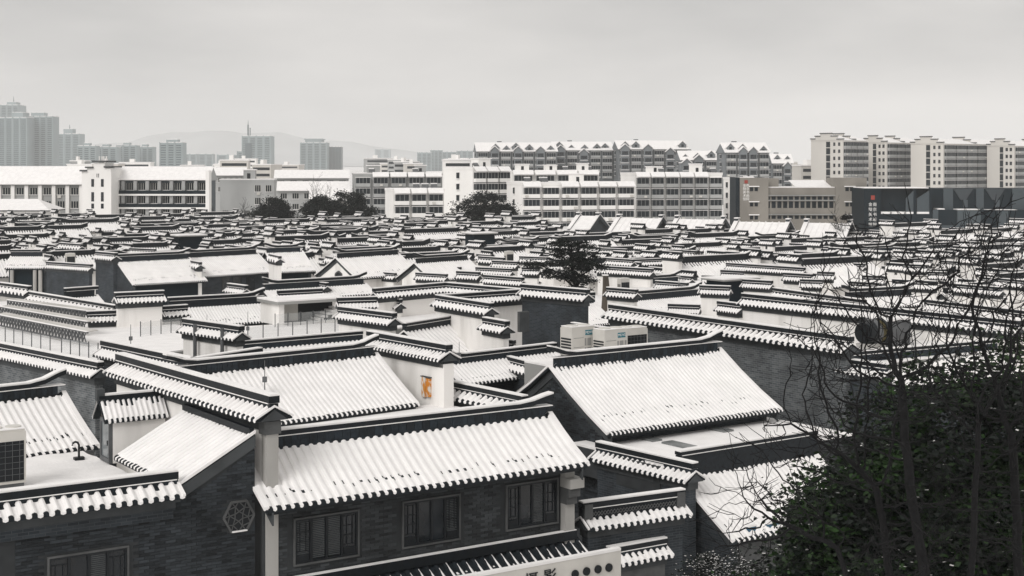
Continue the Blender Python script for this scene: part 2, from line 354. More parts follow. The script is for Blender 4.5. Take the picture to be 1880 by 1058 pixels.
# ------------------------------------------------------------------ coped wall
def coped_wall(label, p0, p1, zt, body='white', n=None, lod='simple', s=1.0, zb=0.0, cat='wall', name='coped_wall', group=None, tips=(0, 0), endcap=True, ppx=9.0, hw=.46, rise=.27, brickbuilt=0, low=.1, world=None):
    """wall with a two-sided tiled coping. p0,p1: photo pixels of the ridge line (top), zt its height"""
    if world: A, B = world
    else: A, B = pz(p0[0], p0[1], zt), pz(p1[0], p1[1], zt)
    d = B - A; L = math.hypot(d.x, d.y); ang = math.atan2(d.y, d.x)
    r = root(name, label, cat, (A.x, A.y, zb), ang, group); z = lambda q: q - zb
    up = .17 * s; sn = .05; zr = zt - up - low - sn            # ridge line of the coping slopes
    hw *= s; rise *= s; ze = zr - rise; bh = .3 * s; th = .17
    if n is None: n = max(3, int(round(math.hypot(p1[0] - p0[0], p1[1] - p0[1]) / ppx)))
    bm = {'light': BRICKL, 'white': PLAST, 'brick': BRICKF, 'worn': PLASTD, 'stone': STONE}[body]
    MB().box(.1, L - .1, -th, th, 0, z(ze - bh + .02)).build('wall_body', bm, r)
    MB().box(.06, L - .06, -th - .07, th + .07, z(ze - bh), z(ze - .02)).build('cornice', BAND, r)
    c = MB(); c.prism([(-.02, -hw, z(ze - .05)), (-.02, hw, z(ze - .05)), (-.02, hw, z(ze)), (-.02, 0, z(zr)), (-.02, -hw, z(ze))][::-1], (L + .04, 0, 0))
    cp = c.build('coping', TILE, r)
    if endcap:
        e = MB()
        for x in (-.075, L + .025): e.prism([(x, -hw * .72, z(ze - .05)), (x, hw * .72, z(ze - .05)), (x, 0, z(zr - .06))][::-1], (.05, 0, 0))
        e.build('end_plate', BAND, r)
        e = MB()
        for x in (-.09, L + .02):
            for sg in (-1, 1): e.prism([(x, sg * hw * 1.02, z(ze + .01)), (x, 0, z(zr + .01)), (x, 0, z(zr + .07)), (x, sg * hw * 1.02, z(ze + .07))], (.07, 0, 0))
        e.build('end_snow', SNOW, cp)
    rows(cp, n, L, 0, z(ze), hw, rise, 0.0, lod, 'plain', seed=n, name='coping_tile')
    rows(cp, n, L, 0, z(ze), hw, rise, 0.0, 'simple', flip=True, seed=n + 5, name='rear_coping_tile')
    ridge(r, -.05, L + .05, z(zr), .11 * s, low, up, tips[0], tips[1], sn, lod=0 if low > .05 else 1)
    return r, L
print('core ok')
# ------------------------------------------------------------------ ground, hill
g = MB(); g.poly([(-7000, -300, 0), (7000, -300, 0), (7000, 9000, 0), (-7000, 9000, 0)])
g.build('ground', EARTH, kind='structure')
hb = MB(); hx = np.linspace(-3600, 1600, 60); hy = np.linspace(6300, 8200, 16)
def hillz(x, y):
    a = 165 * math.exp(-((x + 1500) / 640) ** 2) + 70 * math.exp(-((x + 700) / 560) ** 2) + 50 * math.exp(-((x + 2600) / 600) ** 2) + 20 * math.exp(-((x - 500) / 700) ** 2)
    return a * math.exp(-((y - 7200) / 520) ** 2) * (1 + .05 * math.sin(x * .021) + .04 * math.sin(x * .057 + y * .01)) - 2
for y in hy:
    for x in hx: hb.v.append((x, y, hillz(x, y)))
for j in range(15):
    for i in range(59): k = j * 60 + i; hb.f.append((k, k + 1, k + 61, k + 60)); hb.m.append(0)
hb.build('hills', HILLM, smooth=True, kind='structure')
# ------------------------------------------------------------------ tiled house
def solve_run(eL, eR, ze, rp, pitch, extra=0.0):
    A, B = pz(*eL, ze), pz(*eR, ze); d = (B - A).normalized(); tn = math.tan(pitch)
    def miss(r):
        q = pz(rp[0], rp[1], ze + r * tn); w = q - A; perp = -d.y * w.x + d.x * w.y; return perp - r
    lo, hi = .3, 12.0
    if miss(lo) * miss(hi) > 0: return None
    for _ in range(50):
        m = (lo + hi) / 2
        if miss(lo) * miss(m) <= 0: hi = m
        else: lo = m
    return (lo + hi) / 2
def house(label, eL, eR, ze, rp=None, pitch=rad(32), run=None, runb=None, n=None, ppx=9.0, c=.18, lod='one', gable='brick', front='brick', tips=(1, 1), name='tiled_house', cat='house', group=None, oh=.6, goh=.25, pieces=0, low=.26, brick_gable=False, openings=(), tip=.3, world=None, zb=0.0, up=.14, style='full'):
    if world: A, B = world
    else: A, B = pz(*eL, ze), pz(*eR, ze)
    d = B - A; L = math.hypot(d.x, d.y); ang = math.atan2(d.y, d.x)
    if run is None:
        run = solve_run(eL, eR, ze, rp, pitch)
        if run is None: print('RUN FAIL', label); run = 3.0
    rise = run * math.tan(pitch); runb = runb or run
    nrm = Vector((-d.y, d.x, 0)).normalized(); O = A + nrm * run
    r = root(name, label, cat, (O.x, O.y, 0), ang, group)
    zr = ze + rise; n = n or max(4, int(round(math.hypot(eR[0] - eL[0], eR[1] - eL[1]) / ppx)))
    rf = MB(); slope_slab(rf, L, run, rise, c, ze); slope_slab(rf, L, runb, rise, c, ze, sgn=-1)
    ro = rf.build('roof', TILE, r)
    rows(ro, n, L, 0, ze, run, rise, c, lod, style, seed=n)
    rows(ro, n, L, 0, ze, runb, rise, 0, 'simple', flip=True, seed=n + 3, name='rear_tile_row')
    for sg, rr in ((1, run), (-1, runb)):
        for x in (-.05, L - .11):
            sn = MB(); st = [0, .33, .66, 1]
            for i in range(3):
                t0, t1 = st[i], st[i + 1]; y0, y1 = -sg * rr * (1 - t0), -sg * rr * (1 - t1); z0, z1 = ze + prof(rise, c, t0), ze + prof(rise, c, t1)
                sn.prism([(x, y0, z0 - .02), (x, y1, z1 - .02), (x, y1, z1 + .075), (x, y0, z0 + .075)], (.16, 0, 0))
            sn.build('rake_snow', SNOW, ro)
    ro2 = ridge(r, .0, L, zr - .02, .13, low, up, tips[0], tips[1], pieces=pieces, tip=tip)
    gm = {'brick': BRICKF, 'white': PLAST, 'mortar': MORT, 'worn': PLASTD}[gable]; fm = {'brick': BRICKF, 'white': PLAST, 'mortar': MORT, 'glass': DARKM, 'stone': STONE, 'worn': PLASTD}[front]
    yf, yb = -(run - oh), runb - oh
    def zat(y): return ze + prof(rise, c, max(0, 1 - abs(y) / (run if y < 0 else runb))) - .12
    for nm, x in (('gable_wall', goh), ('gable_wall', L - goh - .3)):
        ys = np.linspace(yf, yb, 9); base = [(x, yf, zb)] + [(x, y, zat(y)) for y in ys] + [(x, yb, zb)]
        gw = MB().prism(base, (.3, 0, 0)).build(nm, gm, r)
        tb = MB(); xb = x - .06 if x < L / 2 else x + .31
        ys2 = [-run, -run * .5, 0, runb * .5, runb]
        for i in range(4):
            za, zc = zat(ys2[i]), zat(ys2[i + 1]); tb.prism([(xb, ys2[i], za - .34), (xb, ys2[i + 1], zc - .34), (xb, ys2[i + 1], zc + .02), (xb, ys2[i], za + .02)], (.05, 0, 0))
        tb.build('bargeboard', BAND, gw)
    fw = MB().box(goh + .3, L - goh - .3, yf, yf + .3, zb, zat(yf) + .02).build('front_wall', fm, r)
    MB().box(goh + .3, L - goh - .3, yb - .3, yb, zb, zat(yb) + .02).build('rear_wall', fm, r)
    MB().box(.1, L - .1, -run + .04, -run + .12, ze - .17, ze - .05).build('eave_board', FRAME, ro)
    r['dims'] = (L, run, rise, zr, yf, yb)
    return r
def window(parent, M, a0, a1, b0, b1, n=4, style='lattice', depth=.1, surround=True, rz=0.0, blind=(0, 1)):
    """M(a,b,out)->local point. framed casement window with panes and lattice"""
    def bx(mb, x0, x1, z0, z1, o0, o1, m=0):
        P = [M(x0, z0, o0), M(x1, z0, o0), M(x1, z1, o0), M(x0, z1, o0)]; mb.prism(P, Vector(M(x0, z0, o1)) - Vector(M(x0, z0, o0)), m)
    f = MB(); t = .05
    bx(f, a0, a1, b0, b0 + t, -.02, .04); bx(f, a0, a1, b1 - t, b1, -.02, .04); bx(f, a0, a0 + t, b0 + t, b1 - t, -.02, .04); bx(f, a1 - t, a1, b0 + t, b1 - t, -.02, .04)
    w = (a1 - a0) / n
    for i in range(1, n): bx(f, a0 + i * w - .035, a0 + i * w + .035, b0 + t, b1 - t, -.02, .035)
    wo = f.build('window', FRAME, parent)
    if surround:
        s = MB(); q = .055
        bx(s, a0 - q, a1 + q, b0 - q, b0 - .005, 0, .07); bx(s, a0 - q, a1 + q, b1 + .005, b1 + q, 0, .06); bx(s, a0 - q, a0 - .005, b0 - .005, b1 + .005, 0, .06); bx(s, a1 + .005, a1 + q, b0 - .005, b1 + .005, 0, .06)
        s.build('surround', STONE, wo)
    for i in range(n):
        x0, x1 = a0 + i * w + .06, a0 + (i + 1) * w - .06
        p = MB(); bx(p, x0 - .03, x1 + .03, b0 + t, b1 - t, -.015, -.005); p.build('pane', GLASS, wo)
        if style == 'lattice' and i in (0, n - 1):
            l = MB(); h = b1 - b0
            bx(l, x0, x1, b0 + t, b0 + .2 * h, .0, .03)
            for k in range(4): zz = b0 + (.26 + .66 * k / 3) * h; bx(l, x0, x1, zz, zz + .018, .0, .02)
            for k in (.25, .75): xx = x0 + (x1 - x0) * k; bx(l, xx - .01, xx + .01, b0 + .26 * h, b1 - .08 * h, .0, .021)
            l.build('lattice', FRAME, wo)
        if i in blind:
            l = MB(); k = b0 + .1
            while k < b1 - .08: bx(l, x0, x1, k, k + .026, -.002, .004); k += .05
            l.build('blind', BLIND, wo)
    return wo
# ------------------------------------------------------------------ front house with the three windows
FH = house('two-storey grey brick house with three dark windows under a long snow-covered tile roof', (488, 937), (1080, 853), 6.6, (990, 762), rad(33), n=41, gable='mortar', front='mortar', tips=(0, 1), pieces=38, oh=.75, low=.3, tip=.22)
L, run, rise, zr, yf, yb = FH['dims']
fx, fy, fa = FH['_fr']
wins = []
for (x0, y0, x1, y1, bl) in ((541, 955, 655, 1036, (0, 1, 2)), (740, 924, 841, 1004, (3,)), (930, 893, 1021, 972, (2,))):
    a0 = on_y(FH, x0, (y0 + y1) / 2, yf)[0]; a1 = on_y(FH, x1, (y0 + y1) / 2, yf)[0]
    zz0 = on_y(FH, x0, y1, yf)[1]; zz1 = on_y(FH, x0, y0, yf)[1]; wins.append((a0, a1, zz0, zz1, bl))
fw = [o for o in FH.children if o.name.startswith('front_wall')][0]
for (a0, a1, b0, b1, bl) in wins: window(FH, lambda a, b, o: (a, yf - o - .012, b), a0, a1, b0, b1, 4, blind=bl)
bricks(fw, .55, L - .6, 3.9, 6.8, lambda a, b: (a, yf, b), lambda a, b, h: not any(w[0] - .1 < a + h and a - h < w[1] + .1 and w[2] - .1 < b < w[3] + .1 for w in wins), frame=FH, seed=3, bm=BRICKM)
def pier(parent, x, y, z1, w=.34, name='pier', corb=None):
    m = MB().box(x - w / 2, x + w / 2, y - w / 2, y + w / 2, 0, z1)
    o = m.build(name, PIER, parent)
    if corb:
        c = MB(); c.box(x - w / 2 - .02, x + w / 2 + .16, y - w / 2 - .3, y + w / 2, corb, corb + .3); c.box(x - w / 2 - .015, x + w / 2 + .08, y - w / 2 - .2, y + w / 2 - .02, corb - .28, corb, 1); c.box(x - w / 2 - .01, x + w / 2 + .03, y - w / 2 - .1, y + w / 2 - .03, corb - .52, corb - .28, 1)
        c.build('corbel', [PIER, STONE], o)
    return o
pier(FH, L - .35, yf - .08, 6.35, .36, corb=5.85)
# lower shop canopy along the facade
zc = on_y(FH, 1055, 968, yf)[1]
cv = MB(); crun, crise = 2.1, 1.05
can = root('shop_canopy', 'dark tiled shop canopy with thin snow lines on its ribs under the three windows', 'canopy', (fx, fy, 0), fa)
cs = MB(); slope_slab(cs, L + .1, crun, crise, 0, zc - .28 - crise, y0=yf - .02); cs.build('canopy_roof', TILE, can)
rows(can, 34, L + .1, 0, zc - .28 - crise, crun, crise, 0, 'one', 'sparse', y0=yf - .02, seed=5)
rb = MB(); rb.box(0, L - .1, yf - .3, yf - .03, zc - .3, zc - .02); rb.build('gutter', RIDGE, can)
MB().box(0, L - .1, yf - .28, yf - .1, zc - .02, zc + .0).build('snow', SNOW, can)
MB().box(.3, L - .3, yf - 1.6, yf - .05, 0, zc - 1.2).build('shop_front', MORT, can)
# sign board
ys = yf - 2.45; sx0, sz0 = on_y(FH, 836, 1058, ys); sx1, sz1 = on_y(FH, 1140, 1008, ys)
sg = root('shop_sign', 'long white shop sign board with black characters and four black discs, snow along its top', 'sign', (fx, fy, 0), fa)
MB().box(sx1 - 8.5, sx1, ys, ys + .16, sz1 - 1.5, sz1 - .04).build('board', METAL, sg)
MB().box(sx1 - 8.5, sx1 - .01, ys - .015, ys + .18, sz1 - .04, sz1 + .04).build('snow', SNOW, sg)
for (px, py) in ((1055, 1054), (1076, 1049), (1097, 1045), (1117, 1042)):
    x, z = on_y(FH, px, py, ys); d = MB(); pts = [(x + .125 * math.cos(t * math.pi / 12), ys - .05, z + .125 * math.sin(t * math.pi / 12)) for t in range(24)]
    d.prism(pts, (0, .045, 0)); d.build('disc', FRAME, sg)
def text(parent, s, loc, size, m, rot=(math.pi / 2, 0, 0), ext=.01, name='lettering'):
    c = bpy.data.curves.new(name, 'FONT'); c.body = s; c.size = size; c.extrude = ext; c.resolution_u = 2; c.align_x = 'CENTER'; c.align_y = 'CENTER'
    o = bpy.data.objects.new(name, c); me = bpy.data.meshes.new_from_object(o); bpy.data.objects.remove(o)
    me.materials.clear(); me.materials.append(m)
    q = bpy.data.objects.new(name, me); COL.objects.link(q); q.parent = parent; q.location = loc; q.rotation_euler = rot; return q
for ch, (px, py) in (('摄', (975, 1068)), ('影', (1009, 1061))):
    x, z = on_y(FH, px, py, ys); text(sg, ch, (x, ys - .02, z), .5, FRAME)
# ------------------------------------------------------------------ left brick building (same wall line as the front house)
c_, s_ = math.cos(fa), math.sin(fa)
LO = Vector((-6.98, 40.55, 0))
LB = root('brick_annex', 'dark brick building with hexagonal lattice vent and sloping snowy roof beside the white pier', 'house', (LO.x, LO.y, 0), fa)
xk, zk = on_y(LB, 330, 892, 0); xr, zrk = -.12, on_y(LB, 484, 795, 0)[1]
zp = zk - .12
base = [(-9.5, 0, 0), (xr, 0, 0), (xr, 0, zrk - .06), (xk, 0, zk - .06), (-9.5, 0, zk - .06)]
gwall = MB().prism(base, (0, .35, 0)).build('gable_wall', MORT, LB)
wx0, _ = on_y(LB, 90, 1040, 0); wx1, wz1 = on_y(LB, 232, 1005, 0)
hexc = on_y(LB, 438, 948, 0); hr = .47
slp = (zrk - zk) / (xr - xk)
def inL(a, b, h):
    if wx0 - .06 < a + h and a - h < wx1 + .06 and b < wz1 + .1: return False
    if math.hypot((a - hexc[0]) * .9, b - hexc[1]) < hr + .02: return False
    top = zk - .5 if a < xk else zk + (a - xk) * slp - .42
    return b < top
bricks(gwall, -6.6, xr, 3.6, 9, lambda a, b: (a, 0, b), inL, frame=LB, seed=4)
window(LB, lambda a, b, o: (a, -o - .012, b), wx0, wx1, 3.4, wz1, 4, blind=(2,))
bd = MB(); bd.prism([(xk, -.05, zk - .36), (xr, -.05, zrk - .36), (xr, -.05, zrk - .02), (xk, -.05, zk - .02)], (0, .05, 0)); bd.prism([(-9.5, -.05, zk - .42), (xk, -.05, zk - .42), (xk, -.05, zk - .1), (-9.5, -.05, zk - .1)], (0, .05, 0))
bd.build('bargeboard', BAND, gwall)
# hexagonal vent
hx_ = MB(); hp = [(hexc[0] + hr * math.cos(k * math.pi / 3) * .95, hexc[1] + hr * math.sin(k * math.pi / 3)) for k in range(6)]
for k in range(6):
    a, b = hp[k], hp[(k + 1) % 6]; hx_.bar((a[0], -.03, a[1]), (b[0], -.03, b[1]), .055)
hv = hx_.build('hexagonal_vent', STONE, LB)
lt = MB(); rl = random.Random(4)
inner = [(hexc[0] + .13 * math.cos(k * math.pi / 3 + .5), hexc[1] + .13 * math.sin(k * math.pi / 3 + .5)) for k in range(6)]
mid = [(hexc[0] + .29 * math.cos(k * math.pi / 3 + .9) * .95, hexc[1] + .29 * math.sin(k * math.pi / 3 + .9)) for k in range(6)]
def lb(a, b): lt.bar((a[0], -.02, a[1]), (b[0], -.02, b[1]), .026)
for k in range(6):
    lb(inner[k], inner[(k + 1) % 6]); lb(inner[k], mid[k]); lb(mid[k], inner[(k + 1) % 6]); lb(mid[k], hp[(k + 1) % 6])
    m2 = ((hp[k][0] + hp[(k + 1) % 6][0]) / 2, (hp[k][1] + hp[(k + 1) % 6][1]) / 2); lb(mid[k], m2); lb(mid[k - 1], m2)
lt.build('lattice', STONE, hv)
MB().prism([(x, -.012, z) for x, z in hp], (0, .02, 0)).build('recess', FRAME, hv)
MB().box(hexc[0] - .22, hexc[0] + .22, -.1, -.02, hexc[1] - hr * .87, hexc[1] - hr * .87 + .03).build('snow', SNOW, hv)
# sloping roof falling away from the cross wall
rs = MB(); dl = 5.0
rs.prism([(xk - .1, .0, zk - .15), (xr, .0, zrk - .1), (xr, .0, zrk), (xk - .1, .0, zk - .05)], (0, dl, 0)); lro = rs.build('roof', TILE, LB)
rows(lro, 19, dl, .02, zk - .05, xr - xk + .1, zrk - zk + .05, 0.0, 'one', 'flat', rz=-math.pi / 2, org=((xr, 0, zk - .05), (0, 1, 0)), seed=8)
MB().prism([(xk - .1, -.07, zk - .02), (xr, -.07, zrk + .03), (xr, -.07, zrk + .11), (xk - .1, -.07, zk + .07)], (0, .14, 0)).build('rake_snow', SNOW, lro)
MB().box(xr - .16, xr - .02, 0, dl, zrk - .02, zrk + .16).build('flashing', RIDGE, lro)
# snow terrace
TZ = zk - .55
MB().box(-9.5, xk + .3, .4, 9.2, TZ - .4, TZ - .07).build('terrace', CONCG, LB)
tm = MB(); nx, ny = 22, 20
for j in range(ny + 1):
    for i in range(nx + 1): tm.v.append((-9.5 + (xk + 9.8) * i / nx, .38 + 8.82 * j / ny, TZ - .03 + .05 * math.sin(i * .9 + j * .37) * math.cos(j * .8) * .5 + RN.uniform(-.012, .012)))
for j in range(ny):
    for i in range(nx): k = j * (nx + 1) + i; tm.f.append((k, k + 1, k + nx + 2, k + nx + 1)); tm.m.append(0)
tm.build('terrace_snow', SNOW, LB, smooth=True)
# parapet coping
pA = on_y(LB, 0, 905, -.05); pB = on_y(LB, 323, 862, -.05)
def LW(x, y, z): return Vector((LO.x + x * c_ - y * s_, LO.y + x * s_ + y * c_, z))
zpt = (pA[1] + pB[1]) / 2
coped_wall('snow-laden tile coping on the dark brick parapet in front of the snowy terrace', None, None, zpt, 'brick', n=27, lod='one', s=1.15, zb=zpt - 1.25, world=(LW(pB[0] - 7.7, .05, 0), LW(pB[0], .05, 0)), name='parapet', hw=.5, low=.06)
# dormer
dr = root('roof_dormer', 'small white dormer with tiled gable roof and glazed door above the sloping snowy roof', 'dormer', (LO.x, LO.y, 0), fa)
yd = on_z(LB, 200, 852, TZ).y; xd = on_z(LB, 200, 852, TZ).x; zd = on_y(LB, 203, 772, yd)[1]; dw = .85; xw = -.25
MB().box(xd + .12, xw, yd, yd + dw, TZ, zd - .02).build('side_wall', PLAST, dr)
fr = MB(); fr.box(xd, xd + .12, yd, yd + .06, TZ, zd); fr.box(xd, xd + .12, yd + dw - .06, yd + dw, TZ, zd); fr.box(xd, xd + .12, yd + .06, yd + dw - .06, zd - .12, zd); fr.box(xd, xd + .12, yd + .06, yd + dw - .06, TZ, TZ + .14)
dro = fr.build('door', METALD, dr); MB().box(xd + .04, xd + .06, yd + .06, yd + dw - .06, TZ + .14, zd - .12).build('pane', mat('door_glass', (.20, .22, .23), .1, .3, 1.0, spec=.6), dro); MB().box(xd - .04, xd - .005, yd + .08, yd + .1, TZ + .55, TZ + .7).build('handle', FRAME, dro)
drun = dw / 2 + .12; dris = .62
MB().prism([(xd + .02, yd, zd), (xd + .02, yd + dw, zd), (xd + .02, yd + dw / 2, zd + dris * .85)], (.1, 0, 0)).build('gable', WOODB, dr)
ds = MB(); slope_slab(ds, xw - xd + .2, drun, dris, 0, zd - .02, x0=xd - .18, y0=yd + dw / 2, th=.06); slope_slab(ds, xw - xd + .2, drun, dris, 0, zd - .02, x0=xd - .18, sgn=-1, y0=yd + dw / 2, th=.06)
dso = ds.build('roof', TILE, dr)
rows(dso, 12, xw - xd + .2, xd - .18, zd - .02, drun, dris, 0, 'one', 'plain', y0=yd + dw / 2, seed=2); rows(dso, 12, xw - xd + .2, xd - .18, zd - .02, drun, dris, 0, 'simple', flip=True, y0=yd + dw / 2, name='rear_tile_row')
ridge(dr, xd - .2, xw, zd + dris - .03, .08, 0.02, .1, y=yd + dw / 2, lod=1)
MB().box(xd - .26, xd - .02, yd + dw / 2 - .11, yd + dw / 2 + .11, zd + dris - .05, zd + dris + .3).build('ridge_end_block', BAND, dr)
# air-conditioner on the terrace
def aircon(label, O, ang, w, dpt, h, z0, front='grille', group=None, tag=False):
    r = root('air_conditioner', label, 'air conditioner', (O.x, O.y, z0), ang, group)
    b = MB(); b.box(0, w, 0, dpt, .1, h - .06); b.box(.03, w - .03, .03, dpt - .03, h - .06, h); b.build('casing', METAL, r)
    MB().box(.05, w - .05, .02, dpt - .02, 0, .1).build('plinth', METALD, r)
    f = MB(); nf = 2 if w > 1 else 1
    for k in range(nf):
        cx = w * (k + .5) / nf; R_ = min(w / nf, dpt) * .42
        f.prism([(cx + R_ * math.cos(t * math.pi / 10), dpt / 2 + R_ * math.sin(t * math.pi / 10), h) for t in range(20)], (0, 0, .06))
    f.build('fan_rim', METAL, r)
    s = MB()
    for k in range(9): z = .2 + (h - .65) * k / 9; s.box(w, w + .006, .06, dpt * .47, z, z + (h - .65) / 15); s.box(w, w + .006, dpt * .53, dpt - .06, z, z + (h - .65) / 15)
    s.build('side_louvre', FRAME, r)
    s = MB()
    for k in range(9): z = .2 + (h - .65) * k / 9; s.box(-.006, 0, .06, dpt - .06, z, z + (h - .65) / 15)
    s.build('side_louvre', FRAME, r)
    if front == 'grille':
        MB().box(.06, w - .06, -.006, 0, .18, h - .32).build('coil', FRAME, r)
        gsm = MB(); k = .18
        while k < h - .33: gsm.box(.06, w - .06, -.02, -.012, k, k + .012); k += .17
        k = .06
        while k < w - .05: gsm.box(k, k + .012, -.021, -.013, .18, h - .32); k += .2
        gsm.build('guard', METALD, r)
    else:
        MB().box(w * .57, w * .9, -.012, 0, h - .38, h - .16).build('nameplate', TEAL, r); text(r, 'MDVS', (w * .735, -.014, h - .27), .17, WHITEP, ext=.004)
        p = MB()
        for k in range(3):
            z1 = h - .52 - k * .42
            for (q0, q1) in ((.55, .62), (.66, .82), (.87, .95)): p.box(w * q0, w * q1, -.006, 0, z1 - .34, z1)
        p.build('panel', mat('aircon_panel', (.30, .30, .29), .6, .1, 2.0), r)
        p = MB()
        for k in range(3): p.box(.1, w * .5, -.004, 0, h - .5 - k * .42, h - .485 - k * .42)
        p.build('seam', METALD, r)
    MB().box(.02, w - .02, .02, dpt - .02, h + .0, h + .03).build('snow', SNOW, r)
    return r
pa = on_z(LB, 48, 892, TZ)
aircon('pale air conditioner with dark wire-guarded coil standing on the snowy terrace', LW(pa.x - 1.05, pa.y, 0), fa, 1.05, .75, 1.62, TZ)
vp = root('vent_pipe', 'short black hooked vent pipe standing on the snowy terrace by the dormer', 'pipe', tuple(LW(on_z(LB, 145, 842, TZ).x, on_z(LB, 145, 842, TZ).y, 0)), fa)
MB().tube([(0, 0, TZ - .1), (0, 0, TZ + .42), (-.04, 0, TZ + .5), (-.12, 0, TZ + .53), (-.19, 0, TZ + .49), (-.21, 0, TZ + .42)], [.035] * 6, 8).build('tube', FRAME, vp, smooth=True); MB().box(-.15, .15, -.1, .1, TZ - .08, TZ + .05).build('base', FRAME, vp)
# house behind the terrace
BH = house('low tiled house with broad snowy roof and upturned ridge behind the snowy terrace', (-110, 861), (181, 820), 6.85, (200, 712), rad(31), n=22, gable='worn', front='worn', tips=(0, 1), pieces=24, tip=.35, low=.3)
MB().box(.2, BH['dims'][0] - .2, -BH['dims'][1] - .12, -BH['dims'][1] + .02, 6.6, 6.78).build('gutter', METALD, BH)
# cross wall ending in the white pier
r, l = coped_wall('long cross wall with snowy tile coping ending at the tall white pier', (221, 648), (502, 725), 9.6, 'white', n=38, lod='one', s=1.15, hw=.5)
MB().box(l - .34, l - .06, -.185, .185, 0, 8.75).build('pier', PIER, r); MB().box(l - .4, l - .02, -.25, .25, 8.5, 8.86).build('pier_head', STONE, r)
pp = root('standpipe', 'pale drainpipe standing against the long cross wall', 'pipe', tuple(pz(283, 740, 7.3)), 0); pp.location.z = 6.4
MB().tube([(0, 0, 0), (0, 0, 2.0), (.05, 0, 2.12), (.25, .0, 2.2)], [.07] * 4, 8).build('tube', METAL, pp)
# ------------------------------------------------------------------ house behind the front house, with the stepped white gable
EH = house('house with large snow-covered roof between two white coped walls behind the front house', (372, 797), (768, 743), 6.3, (690, 650), rad(32), n=42, c=.1, style='flat', gable='white', front='worn', tips=(1, 1), pieces=40, low=.34, tip=.3)
eL, er = EH['dims'][0], EH['dims'][1]
MB().box(-1, eL + 1.5, -er - 5.2, -er + .5, 5.4, 6.05).build('flat_roof', CONCG, EH)
MB().box(-1, eL + 1.5, -er - 5.2, -er + .5, 6.05, 6.14).build('flat_roof_snow', SNOW, EH)
rr_, ll_ = coped_wall('white gable wall with snowy tile coping and rusty orange box on its face', (679, 607), (824, 632), 8.7, 'white', n=24, lod='one', s=1.1, hw=.5, ppx=6.5)
MB().box(ll_ - .45, ll_ - .0, -.24, .24, 0, 7.9).build('pier', PLAST, rr_)
w3 = rr_; a0, b0 = on_y(w3, 776, 728, -.2); a1, b1 = on_y(w3, 791, 694, -.2)
ob = root('meter_box', 'rusty orange and white meter box hanging on the white gable wall', 'box', tuple(w3.location), w3.rotation_euler.z)
MB().box(a0, (a0 + a1) / 2 - .02, -.28, -.17, b0, b1).build('door', ORANGE, ob); MB().box((a0 + a1) / 2 + .02, a1, -.28, -.17, b0 + .05, b1 - .04).build('door', mat('rust', (.60, .22, .03), .7, .3, 4.0, col2=(.70, .66, .60), lo=.4, hi=.52), ob); MB().box(a0 - .04, a1 + .04, -.3, -.17, b1, b1 + .03).build('lid', STONE, ob)
coped_wall('low stained wall with snowy tile coping between the stepped gable and the front ridge', (816, 696), (963, 726), 7.0, 'worn', n=15, lod='one', s=1.1)
# ------------------------------------------------------------------ brick-gabled house on the slope side
RH = house('brick-gabled house with broad snow-covered roof and air conditioners behind its ridge', (1115, 798), (1435, 753), 5.8, (1014, 672), rad(31), n=45, c=.2, gable='mortar', front='brick', tips=(1, 1), pieces=42, low=.34, tip=.3)
L2, run2, rise2, zr2, yf2, yb2 = RH['dims']
gl = [o for o in RH.children if o.name.startswith('gable_wall')][0]
bricks(gl, yf2, yb2, 2.4, zr2, lambda a, b: (.25, a, b), lambda a, b, h: b < 5.8 + prof(rise2, .2, max(0, 1 - abs(a) / run2)) - .55, frame=RH, seed=6, rz=-math.pi / 2)
fr_ = RH['_fr']
aq = tolocal(RH, pd(1050, 602, 66.3)); MB().box(aq.x - .3, L2 + 1, run2 + .3, aq.y + 3.2, 0, 6.7).build('service_roof', CONCG, RH)
MB().box(aq.x - .3, L2 + 1, run2 + .3, aq.y + 3.2, 6.7, 6.78).build('service_roof_snow', SNOW, RH)
for (px, py, d, fr2, w) in ((1050, 602, 66.3, 'panel', 1.35), (1110, 607, 66.0, 'panel', 1.35), (1150, 604, 67.8, 'grille', 1.3)):
    q = pd(px, py, d)
    aircon({1050: 'white air conditioner with blue nameplate, first of the pair on the service roof', 1110: 'white air conditioner with blue nameplate, standing between its twin and the dark-coiled unit', 1150: 'white air conditioner showing its dark coil, at the back of the service roof'}[px], Vector((q.x, q.y, 0)), fr_[2], w, .85, q.z - 6.75, 6.75, fr2)
# flat snow roof, black band and lower roof in front of it
coped_wall('short brick wall with snowy tile coping beside the skylit flat roof', (1100, 810), (1275, 849), 5.6, 'brick', n=19, lod='one', s=1.1)
LR = house('lower tiled house with wide snowy roof reaching down towards the trees', (1346, 996), (1600, 942), 3.1, (1282, 868), rad(33), n=28, c=.1, gable='brick', front='stone', tips=(0, 0), low=.75, up=.12, oh=.35, runb=.8)
L3, run3, rise3, zr3, yf3, yb3 = LR['dims']
fo = on_z(LR, 1223, 838, 5.0)
MB().box(-.6, L3 + 2.5, .3, 5.3, 4.2, zr3 + .35).build('flat_roof', MORT, LR)
sb = MB(); sb.box(-.5, L3 + 2.5, .25, 5.4, zr3 + .35, zr3 + .43); sb.build('flat_roof_snow', SNOW, LR)
for (xx, yy, w, h) in ((2.1, 1.3, .55, 1.9), (5.6, 3.4, .55, 1.6), (2.0, 3.6, .5, 1.2)): MB().box(xx, xx + w, yy, yy + h, zr3 + .43, zr3 + .5).build('skylight', mat('skylight_frosted', (.20, .21, .21), .3, .3, 2.0), LR)
